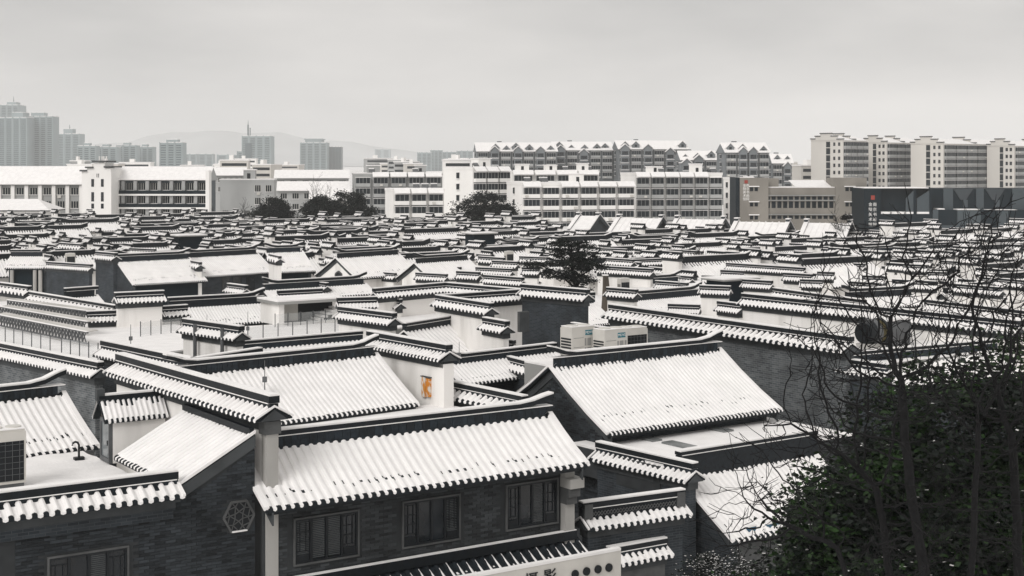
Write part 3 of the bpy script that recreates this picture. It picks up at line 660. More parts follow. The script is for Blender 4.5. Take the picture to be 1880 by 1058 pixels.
for (px0, py0, px1, py1, m) in ((1372, 965, 1386, 985, BLUE), (1406, 958, 1428, 985, BLUE), (1480, 955, 1505, 985, BLUE), (1430, 960, 1440, 985, WHITEP)):
    a, b = on_y(LR, px0, py1, yf3 - .05); a1, b1 = on_y(LR, px1, py0, yf3 - .05)
    MB().box(a, a1, yf3 - .12, yf3 - .01, b, b1).build('painted_panel', m, LR); MB().box(a, a1, yf3 - .14, yf3 - .0, b1, b1 + .06).build('snow', SNOW, LR)
r, l = coped_wall('grey brick wall with pierced ornamental ridge and snowy coping beside the white sign', (1069, 921), (1252, 897), 5.2, 'brick', n=16, lod='one', s=1.05, low=.3)
orn = MB()
for k in range(int(l / .12)):
    x = .3 + k * .12
    if x > l - .35: break
    orn.bar((x, -.135, 4.72), (x + .12, -.135, 4.86), .022); orn.bar((x, -.135, 4.86), (x + .12, -.135, 4.72), .022)
orn.build('ornament', STONE, r)
for x in (-.02, l - .3): MB().box(x, x + .3, -.2, .2, 4.66, 5.12).build('end_block', STONE, r)
r, l = coped_wall('small tiled door hood over the stone gateway beside the white sign', (1119, 1004), (1219, 986), 3.75, 'stone', n=9, lod='one', s=.9, zb=0.0, name='gateway')
MB().box(.5, l - .5, -.2, -.175, 0, 2.5).build('gate', FRAME, r)
for k in range(7): MB().box(.55 + k * .2, .6 + k * .2, -.22, -.2, 0, 2.4).build('gate_bar', METALD, r)
r, l = coped_wall('tall dark brick wall with long snowy tile coping behind the air conditioners', (1122, 558), (1562, 617), 8.7, 'light', n=46, lod='one', s=1.15, hw=.55)
print('foreground ok')
# ------------------------------------------------------------------ middle ground, placed from the photograph
def mtx(o): return Matrix.Translation(o.location) @ Matrix.Rotation(o.rotation_euler.z, 4, 'Z')
def merge(first, *others):
    for s in others:
        M = mtx(first).inverted() @ mtx(s)
        for ch in [c for c in bpy.data.objects if c.parent == s]: ch.parent = first; ch.matrix_basis = M @ ch.matrix_basis
        bpy.data.objects.remove(s)
    return first
def stepped(label, segs, body='white', **k):
    rs = [coped_wall(label, a, b, z, body, **k)[0] for (a, b, z) in segs]
    return merge(*rs)
stepped('white stepped wall with three snowy copings rising behind the lattice frames', [((160, 571), (216, 569), 7.2), ((212, 537), (299, 533), 8.3), ((297, 562), (342, 559), 7.3)], s=1.1, ppx=7, name='stepped_wall')
stepped('white corner wall with continuous snowy coping beyond the lone dark shed', [((687, 529), (819, 518), 8.0), ((819, 518), (968, 531), 8.0)], s=1.1, ppx=6.5, name='corner_wall')
stepped('white corner wall with square box fixed on it beside the dark brick wall', [((803, 541), (902, 556), 8.2), ((803, 541), (968, 530), 8.2)], s=1.1, ppx=6.5, name='corner_wall')
stepped('dark brick corner wall with snowy coping in front of the white chimney block', [((191, 624), (354, 657), 8.0), ((354, 657), (476, 638), 8.0)], 'brick', s=1.2, ppx=6.2, name='corner_wall')
stepped('white wall stepping down beside the curved roof with two small copings', [((890, 582), (931, 589), 7.6), ((920, 622), (943, 624), 6.4)], s=1.1, ppx=6, name='stepped_wall')
UNI = [
    (905, 646, 1000, 670, 6.5, 'brick', 6.5, 1.2, 'short coped wall in the valley before the brick-gabled house'),  # x0,y0,x1,y1,z,body,ppx,scale,label
    (0, 628, 184, 664, 7.6, 'light', 5.6, 1.3, 'long brick wall with snowy coping below the glass terrace rail'),
    (0, 518, 54, 525, 7.4, 'worn', 6.5, 1.3, 'short worn wall with coping at the head of the lattice frames'),
    (57, 535, 212, 560, 7.2, 'worn', 7, 1.2, 'low wall with black ridge behind the lattice frames'),
    (340, 584, 443, 598, 8.6, 'white', 6.5, 1.3, 'white chimney block with two grey pipes and snowy tile cap'),
    (511, 533, 590, 529, 7.5, 'white', 6, 1.3, 'white wall with coping directly behind the flat-roofed shed'),
    (620, 546, 690, 544, 8.2, 'white', 6.5, 1.3, 'white wall block behind the outdoor stair'),
    (625, 562, 724, 574, 8.2, 'white', 6, 1.3, 'white wall with coping and drainpipe beside the outdoor stair'),
    (960, 521, 1079, 531, 8.6, 'brick', 7, 1.4, 'tall dark brick wall with snowy coping below the pine tree'),
    (1365, 538, 1872, 588, 8.2, 'white', 8.2, 1.4, 'very long white wall with snowy coping behind the drum-shaped machine'),
    (1422, 528, 1587, 550, 7.6, 'white', 7, 1.3, 'white wall with coping running just behind the very long white wall'),
    (1700, 549, 1884, 570, 7.6, 'white', 7, 1.3, 'white wall with coping behind the bare branches past the very long wall'),
    (1549, 657, 1631, 668, 7.7, 'brick', 8, 1.15, 'short brick wall with snowy coping below the drum-shaped machine'),
    (658, 496, 726, 501, 5.6, 'white', 4.6, 1.2, 'small coped wall in the valley between the twin white gables'),
    (1335, 482, 1477, 491, 7.0, 'white', 4.6, 1.2, 'broad white wall with straight snowy coping in the middle of the rooftops'),
    (1485, 465, 1711, 476, 6.8, 'white', 4.4, 1.2, 'longest white coped wall behind the bare tree crown'),
    (1052, 592, 1126, 603, 7.4, 'brick', 6, 1.2, 'short brick wall with coping just behind the white air conditioners'),
    (87, 480, 168, 485, 6.9, 'brick', 4.2, 1.2, 'brick yard wall with coping beside the hexagon-window gable'),
    (178, 461, 213, 464, 9.0, 'brick', 4.2, 1.2, 'tall brick step above the hexagon-window gable'),
    (1286, 523, 1340, 525, 7.4, 'white', 5.6, 1.2, 'white wall block beside the fan-ribbed roof'),
    (1116, 527, 1169, 531, 7.4, 'white', 5.6, 1.2, 'white wall block beside the weathered post'),
]
for (x0, y0, x1, y1, z, body, ppx, s, lab) in UNI: coped_wall(lab, (x0, y0), (x1, y1), z, body, s=s * .84, ppx=ppx)
SMALL = [(1098, 487, 1198, 493), (1107, 497, 1177, 502), (1198, 501, 1270, 507), (1365, 512, 1417, 515), (1277, 479, 1332, 483), (1279, 468, 1332, 470), (1115, 473, 1163, 476), (1163, 476, 1216, 474),
    (1228, 557, 1284, 559), (1502, 498, 1531, 499), (1533, 481, 1587, 484), (1587, 491, 1643, 492), (1584, 505, 1621, 506), (1704, 498, 1737, 499), (1777, 491, 1884, 497), (1470, 512, 1510, 513),
    (905, 478, 950, 480), (955, 470, 1005, 472), (960, 490, 990, 491), (880, 470, 925, 473), (875, 490, 940, 493), (890, 504, 960, 509), (1005, 445, 1060, 447), (1130, 462, 1160, 463), (1240, 458, 1290, 461),
    (1380, 462, 1440, 465), (1290, 505, 1340, 507), (1640, 512, 1720, 516), (1750, 520, 1840, 527), (1620, 527, 1700, 534), (1440, 500, 1490, 503), (870, 523, 930, 528), (765, 500, 820, 503), (840, 497, 880, 499),
    (1030, 462, 1085, 465), (1205, 515, 1262, 519), (1325, 495, 1366, 497), (1560, 516, 1612, 519), (1800, 508, 1880, 514), (1660, 484, 1702, 486), (1730, 478, 1800, 482), (1100, 455, 1150, 457), (343, 463, 359, 466), (351, 478, 368, 481), (490, 452, 504, 454), (496, 466, 514, 470), (600, 470, 622, 474), (742, 462, 760, 466), (420, 520, 452, 524), (560, 515, 600, 519), (20, 448, 60, 450), (110, 445, 150, 448), (240, 455, 285, 457), (800, 487, 845, 490), (700, 545, 735, 549), (1010, 540, 1050, 545), (1400, 575, 1470, 583), (1320, 552, 1362, 557)]
for k, (x0, y0, x1, y1) in enumerate(SMALL):
    coped_wall('short white courtyard wall with snowy tile coping among the mid-distance rooftops', (x0, y0), (x1, y1), 7.2 - .5 * (k % 3), 'white', s=1.05, ppx=4.8, group='short courtyard walls among the rooftops')
# mid-distance houses: eaveL, eaveR, ze, ridge point, label, options
H = dict(lod='stuff', c=.08, low=.45, up=.2)
h1 = house('porch house with two pale columns beside the brick gable house', (8, 493), (86, 493), 5.2, (60, 470), rad(30), ppx=4, tips=(0, 1), front='glass', **H)
for px in (22, 64, 74):
    x, z = on_y(h1, px, 510, h1['dims'][4] - .35); MB().tube([(x, h1['dims'][4] - .35, 0), (x, h1['dims'][4] - .35, 5.1)], [.2, .2], 8).build('column', PIER, h1)
h2 = house('brick gable house with hexagonal window and snowy roof above dark doors', (244, 524), (380, 516), 4.9, (214, 480), rad(31), ppx=3.6, tips=(0, 1), front='glass', **H)
gx = .22
for (x0, y0, x1, y1) in ((112, 516, 124, 533), (196, 526, 203, 552)):
    a, b = on_x(h2, x0, y1, gx); a1, b1 = on_x(h2, x1, y0, gx); MB().box(gx - .03, gx + .01, min(a, a1), max(a, a1), b, b1).build('window', GLASS, h2)
def hexa(hh, px, py, x, r_, m1=STONE, m2=FRAME):
    a, b = on_x(hh, px, py, x); hp_ = [(x - .03, a + r_ * math.cos(k * math.pi / 3 + .52), b + r_ * math.sin(k * math.pi / 3 + .52)) for k in range(6)]
    o = MB().prism(hp_, (.05, 0, 0)).build('hexagonal_window', m2, hh); f = MB()
    for k in range(6): f.bar(hp_[k], hp_[(k + 1) % 6], .12)
    f.build('surround', m1, o)
hexa(h2, 194, 503, gx, .55)
h3 = house('brick house with snowy roof and dark windows next to the hexagon-window gable house', (372, 509), (507, 500), 5.2, (352, 472), rad(30), ppx=3.6, tips=(1, 1), front='brick', **H)
for px in (415, 435, 460, 492): x, z = on_y(h3, px, 522, h3['dims'][4]); MB().box(x - .5, x + .5, h3['dims'][4] - .04, h3['dims'][4] + .01, z - .75, z + .75).build('window', GLASS, h3)
h4 = house('dark-fronted house with snowy roof between the brick house and the twin white gables', (510, 501), (580, 498), 5.2, (500, 463), rad(30), ppx=3.6, tips=(1, 1), front='glass', **H)
h5 = house('white house with hexagon vent in its gable, first of the twin gables', (655, 512), (772, 503), 5.2, (624, 473), rad(31), ppx=4.2, tips=(1, 1), gable='white', front='white', **H)
hexa(h5, 622, 508, .22, .5)
h6 = house('white house with plain gable, second of the twin gables', (795, 516), (895, 508), 5.2, (762, 483), rad(31), ppx=4.2, tips=(1, 1), gable='white', front='white', **H)
house('house with upturned black ridge behind the lattice frames', (140, 572), (200, 567), 5.6, (182, 542), rad(30), ppx=5, tips=(0, 1), gable='white', front='white', **H)
house('house with snowy roof and lightning rods behind the chimney block', (330, 602), (508, 590), 5.6, (470, 556), rad(30), ppx=5.5, tips=(0, 1), gable='white', front='white', **H)
house('house with black upturned ridge behind the flat-roofed shed', (500, 553), (690, 540), 5.6, (650, 522), rad(28), ppx=5, tips=(1, 1), gable='white', front='white', **H)
house('house with long snowy roof directly behind the stepped gable wall', (430, 670), (684, 646), 6.6, (670, 622), rad(28), ppx=8, tips=(0, 0), gable='white', front='white', lod='one', c=0, low=.26)
house('house with curved upturned ridge and ribbed snowy roof beside the stepped white wall', (810, 668), (908, 648), 5.0, (854, 590), rad(33), ppx=6.5, tips=(0, 1), gable='white', front='white', lod='one', c=.1, low=.3)
house('house with black ridge and shallow snowy roof in front of the dark brick wall', (850, 708), (1056, 680), 5.6, (1046, 641), rad(30), ppx=6.6, tips=(1, 0), gable='brick', front='brick', lod='one', c=.1, low=.26)
house('house with fan-ribbed snowy roof and curved ridge in the mid-distance', (1185, 575), (1312, 563), 5.4, (1288, 541), rad(29), ppx=4, tips=(0, 1), gable='white', front='white', **H)
house('house with snow-covered roof behind the weathered post', (1085, 598), (1130, 594), 5.4, (1122, 552), rad(30), ppx=4, tips=(0, 0), gable='brick', front='brick', **H)
house('house with snowy roof and black ridge beneath the drum-shaped machine', (1600, 720), (1880, 690), 5.6, (1842, 640), rad(32), ppx=8, tips=(0, 0), gable='brick', front='brick', lod='one', c=.1, low=.35)
house('house with snowy roof and sunken ridge behind the very long white wall', (1570, 568), (1700, 560), 5.8, (1690, 540), rad(27), ppx=4.5, tips=(1, 1), gable='white', front='white', **H)
for k, (a, b, c_x, d_) in enumerate((((1180, 452), (1262, 447), (1255, 436), 0), ((1020, 505), (1085, 501), (1080, 486), 0), ((1400, 450), (1480, 446), (1470, 436), 0), ((1590, 476), (1660, 472), (1655, 460), 0), ((1720, 470), (1800, 465), (1795, 452), 0), ((930, 462), (1000, 457), (995, 447), 0), ((1290, 552), (1366, 570), (1360, 560), 1), ((1620, 505), (1690, 500), (1685, 487), 0), ((1180, 536), (1262, 530), (1258, 516), 0), ((1750, 556), (1850, 548), (1845, 530), 0))):
    if d_: continue
    house('tiled house with black upturned ridge among the mid-distance rooftops', a, b, 5.2, c_x, rad(30), ppx=4.2, tips=(1, 1), gable='white', front='white', group='tiled houses among the mid-distance rooftops', **H)
# terraces and flat roofs (closed slabs with snow)
def slab(label, pts, z, th=.35, name='flat_roof', side=CONCG, cat='roof'):
    P = [pz(x, y, z) for x, y in pts]; c = P[0]
    r = root(name, label, cat, (c.x, c.y, 0), 0)
    Q = [(p.x - c.x, p.y - c.y) for p in P]
    MB().prism([(x, y, 0) for x, y in Q], (0, 0, z - .08)).build('building_body', side, r)
    MB().prism([(x, y, z - .08) for x, y in Q], (0, 0, .08)).build('snow', SNOW, r); return r
slab('snowy roof terrace with lattice frames and glass rail', [(-60, 606), (0, 629), (190, 662), (352, 640), (346, 600), (216, 575), (57, 548), (-60, 560)], 6.2, name='roof_terrace')
slab('snowy roof terrace with thin post rail behind the chimney block', [(352, 642), (690, 620), (640, 592), (500, 596), (346, 606)], 6.4, name='roof_terrace')
slab('snowy flat roof enclosed by the white corner wall', [(690, 606), (900, 585), (820, 548), (690, 552)], 6.0)
slab('snowy flat roof carrying the drum-shaped machine', [(1560, 672), (1850, 640), (1800, 612), (1560, 640)], 6.7)
slab('snow-covered courtyard roof behind the pine', [(1080, 566), (1150, 560), (1150, 538), (1085, 542)], 5.6)
slab('snowy flat roof behind the short coped walls', [(1160, 540), (1300, 528), (1290, 515), (1165, 520)], 5.6)
# lattice frames
def lattice(label, p0, p1, zt, h, cell):
    A, B = pz(*p0, zt), pz(*p1, zt); d = B - A; L_ = math.hypot(d.x, d.y); r = root('lattice_frame', label, 'lattice', (A.x, A.y, 0), math.atan2(d.y, d.x))
    MB().prism([(0, .06, zt - .02), (0, .6, zt + .04), (0, .6, zt + .08), (0, .06, zt + .03)], (L_, 0, 0)).build('panel', PLASTD, r)
    f = MB(); f.box(0, L_, -.05, .05, zt - .08, zt); f.box(0, L_, -.05, .05, zt - h, zt - h + .08); f.build('rail', METALD, r)
    MB().box(0, L_, -.08, .05, zt + .005, zt + .045).build('snow', SNOW, r)
    n = int(L_ / cell); m = MB().bar((0, 0, zt - h + .06), (cell, 0, zt - .06), .05).bar((cell, .03, zt - h + .06), (0, .03, zt - .06), .05).bar((0, 0, zt - h), (0, 0, zt), .06).mesh('lattice_cell', METALD)
    for i in range(n): inst('lattice_cell', m, r, (i * cell, 0, 0))
lattice('rear lattice frame of the three on the snowy terrace', (14, 551), (160, 571), 7.0, .66, .42)
lattice('middle lattice frame of the three on the snowy terrace', (0, 563), (161, 591), 7.0, .66, .42)
lattice('front lattice frame of the three on the snowy terrace', (-8, 577), (161, 610), 7.0, .66, .42)
def rail(label, p0, p1, z, h, n):
    A, B = pz(*p0, z), pz(*p1, z); d = B - A; L_ = math.hypot(d.x, d.y); r = root('glass_rail', label, 'railing', (A.x, A.y, z), math.atan2(d.y, d.x))
    pm = MB().box(-.02, .02, -.02, .02, 0, h).mesh('post', METALD); w = L_ / n; gm = MB().box(.05, w - .05, -.006, .006, .08, h - .06).mesh('pane', RAILG)
    for i in range(n + 1): inst('post', pm, r, (i * w, 0, 0))
    for i in range(n): inst('pane', gm, r, (i * w, 0, 0))
rail('clear glass rail along the edge of the lattice terrace', (-6, 627), (92, 646), 6.2, .85, 6)
rail('short clear glass rail at the terrace corner by the brick corner wall', (113, 650), (180, 661), 6.2, .85, 4)
rail('clear glass rail below the white stepped wall', (258, 618), (350, 607), 6.2, .85, 5)
rail('long thin-posted glass rail along the second snowy terrace', (455, 634), (640, 612), 6.4, 1.0, 7)
rail('glass rail beside the outdoor stair of the shed', (505, 601), (620, 591), 6.4, .8, 5)
# flat-roofed shed with an outdoor stair
sA = pz(512, 598, 6.4); shd = root('garden_shed', 'flat-roofed white shed with dark openings and an outdoor stair', 'shed', (sA.x, sA.y, 6.4), UANG)
MB().box(0, .35, 0, 2.5, 0, 1.25).build('wall', PLAST, shd); MB().box(.35, 4.2, 1.2, 2.5, 0, 1.25).build('wall', FRAME, shd); MB().box(.8, 1.8, 1.1, 1.18, .1, 1.1).build('door', METAL, shd)
MB().box(-.2, 4.3, -.3, 2.6, 1.25, 1.42).build('roof', CONCG, shd); MB().box(-.2, 4.3, -.3, 2.6, 1.42, 1.5).build('snow', SNOW, shd)
for k in range(6): MB().box(2.3 + k * .3, 2.62 + k * .3, -.1, .95, .15 * k, .15 * k + .12).build('stair_step', SNOW, shd)
# grey pipes on the chimney block
cbk = [o for o in bpy.data.objects if str(o.get('label', '')).startswith('white chimney block')][0]
for px in (358, 408):
    x, z = on_y(cbk, px, 620, -.42); ca_, sa_ = math.cos(cbk.rotation_euler.z), math.sin(cbk.rotation_euler.z); q = Vector((cbk.location.x + x * ca_ + .42 * sa_, cbk.location.y + x * sa_ - .42 * ca_, 0))
    pr = root('flue_pipe', 'grey flue pipe rising on the face of the white chimney block', 'pipe', (q.x, q.y, 6.4), 0, 'flue pipes on the chimney block'); MB().tube([(0, 0, 0), (0, 0, 2.05)], [.09, .09], 8).build('tube', METALD, pr)
# wall-mounted square box
cq = pz(957, 590, 6.6); bx_ = root('wall_box', 'grey square box fixed to the white corner wall', 'box', (cq.x, cq.y, 6.0), UANG); MB().box(-.35, .35, -.3, -.1, 0, 1.2).build('box_body', STONE, bx_); MB().box(-.3, .3, -.32, -.3, .05, 1.15).build('door', BAND, bx_)
# weathered post
q = pz(1111, 552, 6.2); wp = root('weathered_post', 'weathered wooden post standing between the pine and the short white wall', 'post', (q.x, q.y, 0), .2)
MB().tube([(0, 0, 0), (0, 0, 5.5), (.06, 0, 7.2), (.02, 0, 8.0)], [.3, .3, .26, .2], 7).build('shaft', WOODB, wp); MB().box(-.2, .2, -.2, .2, 7.98, 8.06).build('snow', SNOW, wp)
# drum-shaped machine
q = pz(1600, 640, 6.75); mc = root('exhaust_machine', 'dark drum-shaped exhaust machine with olive ring beside a tarp-covered duct', 'machine', (q.x, q.y, 6.72), UANG + .12)
MB().tube([(-.7, 0, .85), (-.25, 0, .85)], [.52, .6], 20).build('duct_mouth', FRAME, mc, smooth=False); MB().tube([(-.25, 0, .85), (.1, 0, .85)], [.64, .66], 20).build('drum', METALD, mc); MB().tube([(.1, 0, .85), (.5, 0, .85)], [.62, .6], 20).build('olive_ring', OLIVE, mc); MB().tube([(.5, 0, .85), (.75, 0, .85)], [.66, .66], 20).build('flange', FRAME, mc)
MB().box(-.75, .65, -.4, .4, 0, .32).build('plinth', PIER, mc); MB().box(.75, 2.7, -.5, .5, .05, 1.35).build('duct', METALD, mc); MB().box(.7, 2.7, -.55, .6, 1.35, 1.46).build('snow', SNOW, mc); MB().box(2.7, 3.05, -.3, .2, .7, 1.15).build('motor', FRAME, mc)
# rooftop air conditioners and tanks in the middle distance
for k, (px, py, z) in enumerate(((103, 463, 6.6), (122, 466, 6.6), (80, 455, 6.0), (1437, 470, 6.2), (1470, 473, 6.2), (930, 462, 6.4), (1140, 512, 6.4), (780, 491, 6.2), (905, 456, 6.2))):
    q = pz(px, py, z); aircon('pale outdoor air-conditioner box among the mid-distance rooftops', Vector((q.x, q.y, 0)), UANG, .95, .5, 1.4, z - 1.4, 'grille', 'air-conditioner boxes among the rooftops')
# dark clerestory boxes
for k, (px, py) in enumerate(((1330, 512), (330, 432), (870, 428))):
    q = pz(px, py, 7.2); r = root('lantern_box', 'small dark glazed roof lantern with snowy slab top among the rooftops', 'roof lantern', (q.x, q.y, 0), UANG, 'roof lanterns'); MB().box(0, 3.2, 0, 2, 5, 7).build('glazing', DARKM, r); MB().box(-.3, 3.5, -.3, 2.3, 7, 7.12).build('slab', CONCG, r); MB().box(-.3, 3.5, -.3, 2.3, 7.12, 7.22).build('snow', SNOW, r); MB().box(0.2, 3, .2, 1.8, 0, 5).build('wall', PLAST, r)
# ------------------------------------------------------------------ the sea of courtyard houses
def cap_y(mb, x, y0, y1, zt, th=.2):
    """small coping running along local y on a gable wall"""
    w = .4; zr = zt - .34; ze = zr - .24; n = max(3, int((y1 - y0) / .34)); st = (y1 - y0) / n
    mb.prism([(x - w, y0, ze - .04), (x + w, y0, ze - .04), (x + w, y0, ze), (x, y0, zr), (x - w, y0, ze)], (0, y1 - y0, 0), 1)
    mb.box(x - .13, x + .13, y0 - .06, y1 + .06, zr - .03, zt - .06, 1); mb.box(x - .11, x + .11, y0 - .04, y1 + .04, zt - .06, zt, 2)
    mb.box(x - th - .05, x + th + .05, y0 + .03, y1 - .03, ze - .28, ze - .04, 3)
    for sg in (-1, 1):
        for i in range(n):
            a = y0 + i * st + st * .08; b = a + st * .62
            mb.poly([(x + sg * (w + .02), a, ze + .03), (x + sg * (w + .02), b, ze + .03), (x + sg * .13, b, zr + .06), (x + sg * .13, a, zr + .06)][::sg], 2)
            mb.poly([(x + sg * (w + .02), a, ze - .03), (x + sg * (w + .02), b, ze - .03), (x + sg * (w + .02), b, ze + .03), (x + sg * (w + .02), a, ze + .03)][::sg], 2)
            c0, c1 = b, a + st; mb.poly([(x + sg * w, c0, ze + .02), (x + sg * w, c1, ze + .02), (x + sg * .2, c1, zr - .02), (x + sg * .2, c0, zr - .02)][::sg], 2)
SEAV = []
sr = random.Random(21)
for v in range(10):
    L = sr.uniform(6, 10.5); run = sr.uniform(2.3, 3.1); ze = sr.uniform(3.6, 4.8); rise = run * math.tan(rad(sr.uniform(27, 33))); zr = ze + rise
    parts = []
    b = MB(); b.box(.2, L - .2, -run + .5, run - .5, 0, ze); parts.append(('wall', b, [PLAST]))
    b = MB(); slope_slab(b, L, run, rise, 0, ze, m=0); slope_slab(b, L, run, rise, 0, ze, sgn=-1, m=0)
    n = int(L / .34)
    for i in range(n): r1 = row_simple(L / n, run, rise, sr); b.add(r1, Matrix.Translation(((i + .5) * L / n, 0, ze))); b.add(r1, Matrix.Translation(((i + .5) * L / n, 0, ze)) @ Matrix.Rotation(math.pi, 4, 'Z'))
    parts.append(('roof', b, [TILE, SNOW]))
    b = MB(); T = .3; st = [(-.1, T), (.3, T * .6), (1.0, 0), (L - 1.0, 0), (L - .3, T * .6), (L + .1, T)]
    for i in range(5):
        (xa, da), (xb, db) = st[i], st[i + 1]
        for z0, z1, w, m in ((-.05, .5, .17, 0), (.5, .57, .14, 1)):
            b.prism([(xa, -w, zr + z0 + da), (xb, -w, zr + z0 + db), (xb, -w, zr + z1 + db), (xa, -w, zr + z1 + da)], (0, 2 * w, 0), m)
    parts.append(('ridge', b, [RIDGE, SNOW]))
    kind = v % 7 - 2                                            # 0,1,2: stepped walls at both ends; 3: one end; 4: plain gables
    for e, x in ((0, .1), (1, L - .1)):
        b = MB()
        if kind < 3 or (kind == 3 and e == 0):
            hw = run * sr.uniform(.30, .42); zt = zr + sr.uniform(.9, 1.5); z2 = ze + sr.uniform(1.35, 1.8)
            b.box(x - .2, x + .2, -run - .1, -hw, 0, z2 - .6); b.box(x - .2, x + .2, -hw, hw, 0, zt - .6); b.box(x - .2, x + .2, hw, run + .1, 0, z2 - .6)
            cap_y(b, x, -run - .25, -hw + .05, z2); cap_y(b, x, -hw - .12, hw + .12, zt); cap_y(b, x, hw - .05, run + .25, z2)
        else:
            b.prism([(x - .15, -run + .4, 0), (x - .15, run - .4, 0), (x - .15, run - .4, ze), (x - .15, 0, zr - .1), (x - .15, -run + .4, ze)], (.3, 0, 0), 0)
            for sg in (-1, 1): b.prism([(x - .3, sg * run, ze - .25), (x - .3, 0, zr - .25), (x - .3, 0, zr + .02), (x - .3, sg * run, ze + .02)], (.6, 0, 0), 3)
        parts.append(('gable_wall', b, [PLAST, RIDGE, SNOW, BAND]))
    SEAV.append((L, run, kind, [(nm, b.mesh(nm, ms)) for nm, b, ms in parts]))
SLAB = {0: 'white courtyard house with stepped coped gable walls at both ends of its snowy roof', 3: 'white courtyard house with a stepped coped wall at one end only', 4: 'white courtyard house with plain sloping gables and upturned ridge'}
cu, su = math.cos(UANG), math.sin(UANG); cnt = 0
vv = -40.0
def handled(px, d):
    if px < 880: return d < 152
    if px < 1180: return d < 140
    return d < 128
while vv < 330:
    rowrun = 0; uu = -160.0 + sr.uniform(-6, 6); ang_r = UANG + sr.uniform(-.05, .05)
    while uu < 330:
        var = sr.choice(SEAV); L, run, kind, ps = var
        x = uu * cu - vv * su; y = uu * su + vv * cu
        if y > 90:
            px, d = CX + FPX * (x + L / 2 * cu) / y, y
            ok = -90 < px < 1960 and not handled(px, d) and d < (262 if px > 400 else 285) and not (1015 < px < 1640 and d > 213) and not (px >= 1640 and d > 225)
            if ok and sr.random() < .95:
                sc = sr.uniform(.92, 1.1)
                r = root('courtyard_house', SLAB[0 if kind < 3 else kind], 'house', (x, y, sr.uniform(-.5, .35)), ang_r, 'rows of courtyard houses in the old quarter')
                for nm, me in ps: inst(nm, me, r)
                r.scale = (sc, sc, sr.uniform(.94, 1.08)); cnt += 1
        uu += L + sr.uniform(.4, 2.2)
    vv += sr.uniform(5.9, 7.4)
print('sea houses', cnt)
# brick sheds with parapet gables at the far side of the quarter
for k, (TL, TR) in enumerate((((1062, 396), (1100, 397)), ((1136, 400), (1216, 402)), ((1243, 402), (1330, 404)), ((1352, 407), (1449, 410)), ((1480, 409), (1562, 413)))):
    bb = rad(-24); C = pz(TL[0], TL[1], 7.6); ca_, sa_ = math.cos(bb), math.sin(bb); kk = (TR[0] - CX) / FPX; Lh = (C.x - kk * C.y) / (kk * sa_ - ca_); rn_ = 4.6
    A = Vector((C.x + sa_ * rn_, C.y - ca_ * rn_, 0)); B = A + Vector((ca_ * Lh, sa_ * Lh, 0))
    hh = house(('brick shed with smooth snowy roof between raised parapets, %s of five' % ['first', 'second', 'third', 'fourth', 'fifth'][k]), None, None, 5.3, None, rad(25), run=rn_, lod='simple', n=8, c=0, tips=(0, 0), low=.02, up=.05, name='brick_shed', group='brick sheds', world=(A, B))
    L, run, rise, zr, yf, yb = hh['dims']; sb = MB()
    slope_slab(sb, L - .6, run, rise, 0, 5.45, x0=.3); sb.build('roof_snow', SNOW, hh)
    for x in (-.15, L - .35):
        p = MB(); s2 = MB()
        for sg in (-1, 1):
            p.prism([(x, sg * run, 5.0), (x, 0, zr - .3), (x, 0, zr + .4), (x, sg * run, 5.6)], (.5, 0, 0)); s2.prism([(x - .05, sg * run, 5.6), (x - .05, 0, zr + .4), (x - .05, 0, zr + .55), (x - .05, sg * run, 5.75)], (.6, 0, 0))
        p.box(x, x + .5, -.6, .6, zr + .3, zr + .6); s2.box(x - .05, x + .55, -.65, .65, zr + .6, zr + .75)
        po = p.build('parapet', BRICKF, hh); s2.build('snow', SNOW, po)
print('middle ok')

# thin lightning rods on the nearer roofs
for (px, y0, y1, d) in ((486, 692, 662, 56), (843, 648, 628, 66), (415, 612, 585, 78), (455, 600, 572, 80), (380, 606, 578, 79), (640, 585, 566, 84), (1247, 520, 500, 110), (1600, 505, 485, 118), (240, 618, 596, 76)):
    a = pd(px, y0, d); b = pd(px, y1, d); r = root('lightning_rod', 'thin grey lightning rod standing on a snowy roof', 'rod', (a.x, a.y, a.z - .5), 0, 'lightning rods on the roofs'); MB().tube([(0, 0, 0), (0, 0, b.z - a.z + .5)], [.022, .012], 6).build('rod', METALD, r); MB().box(-.08, .08, -.08, .08, .3, .5).build('base', METALD, r)
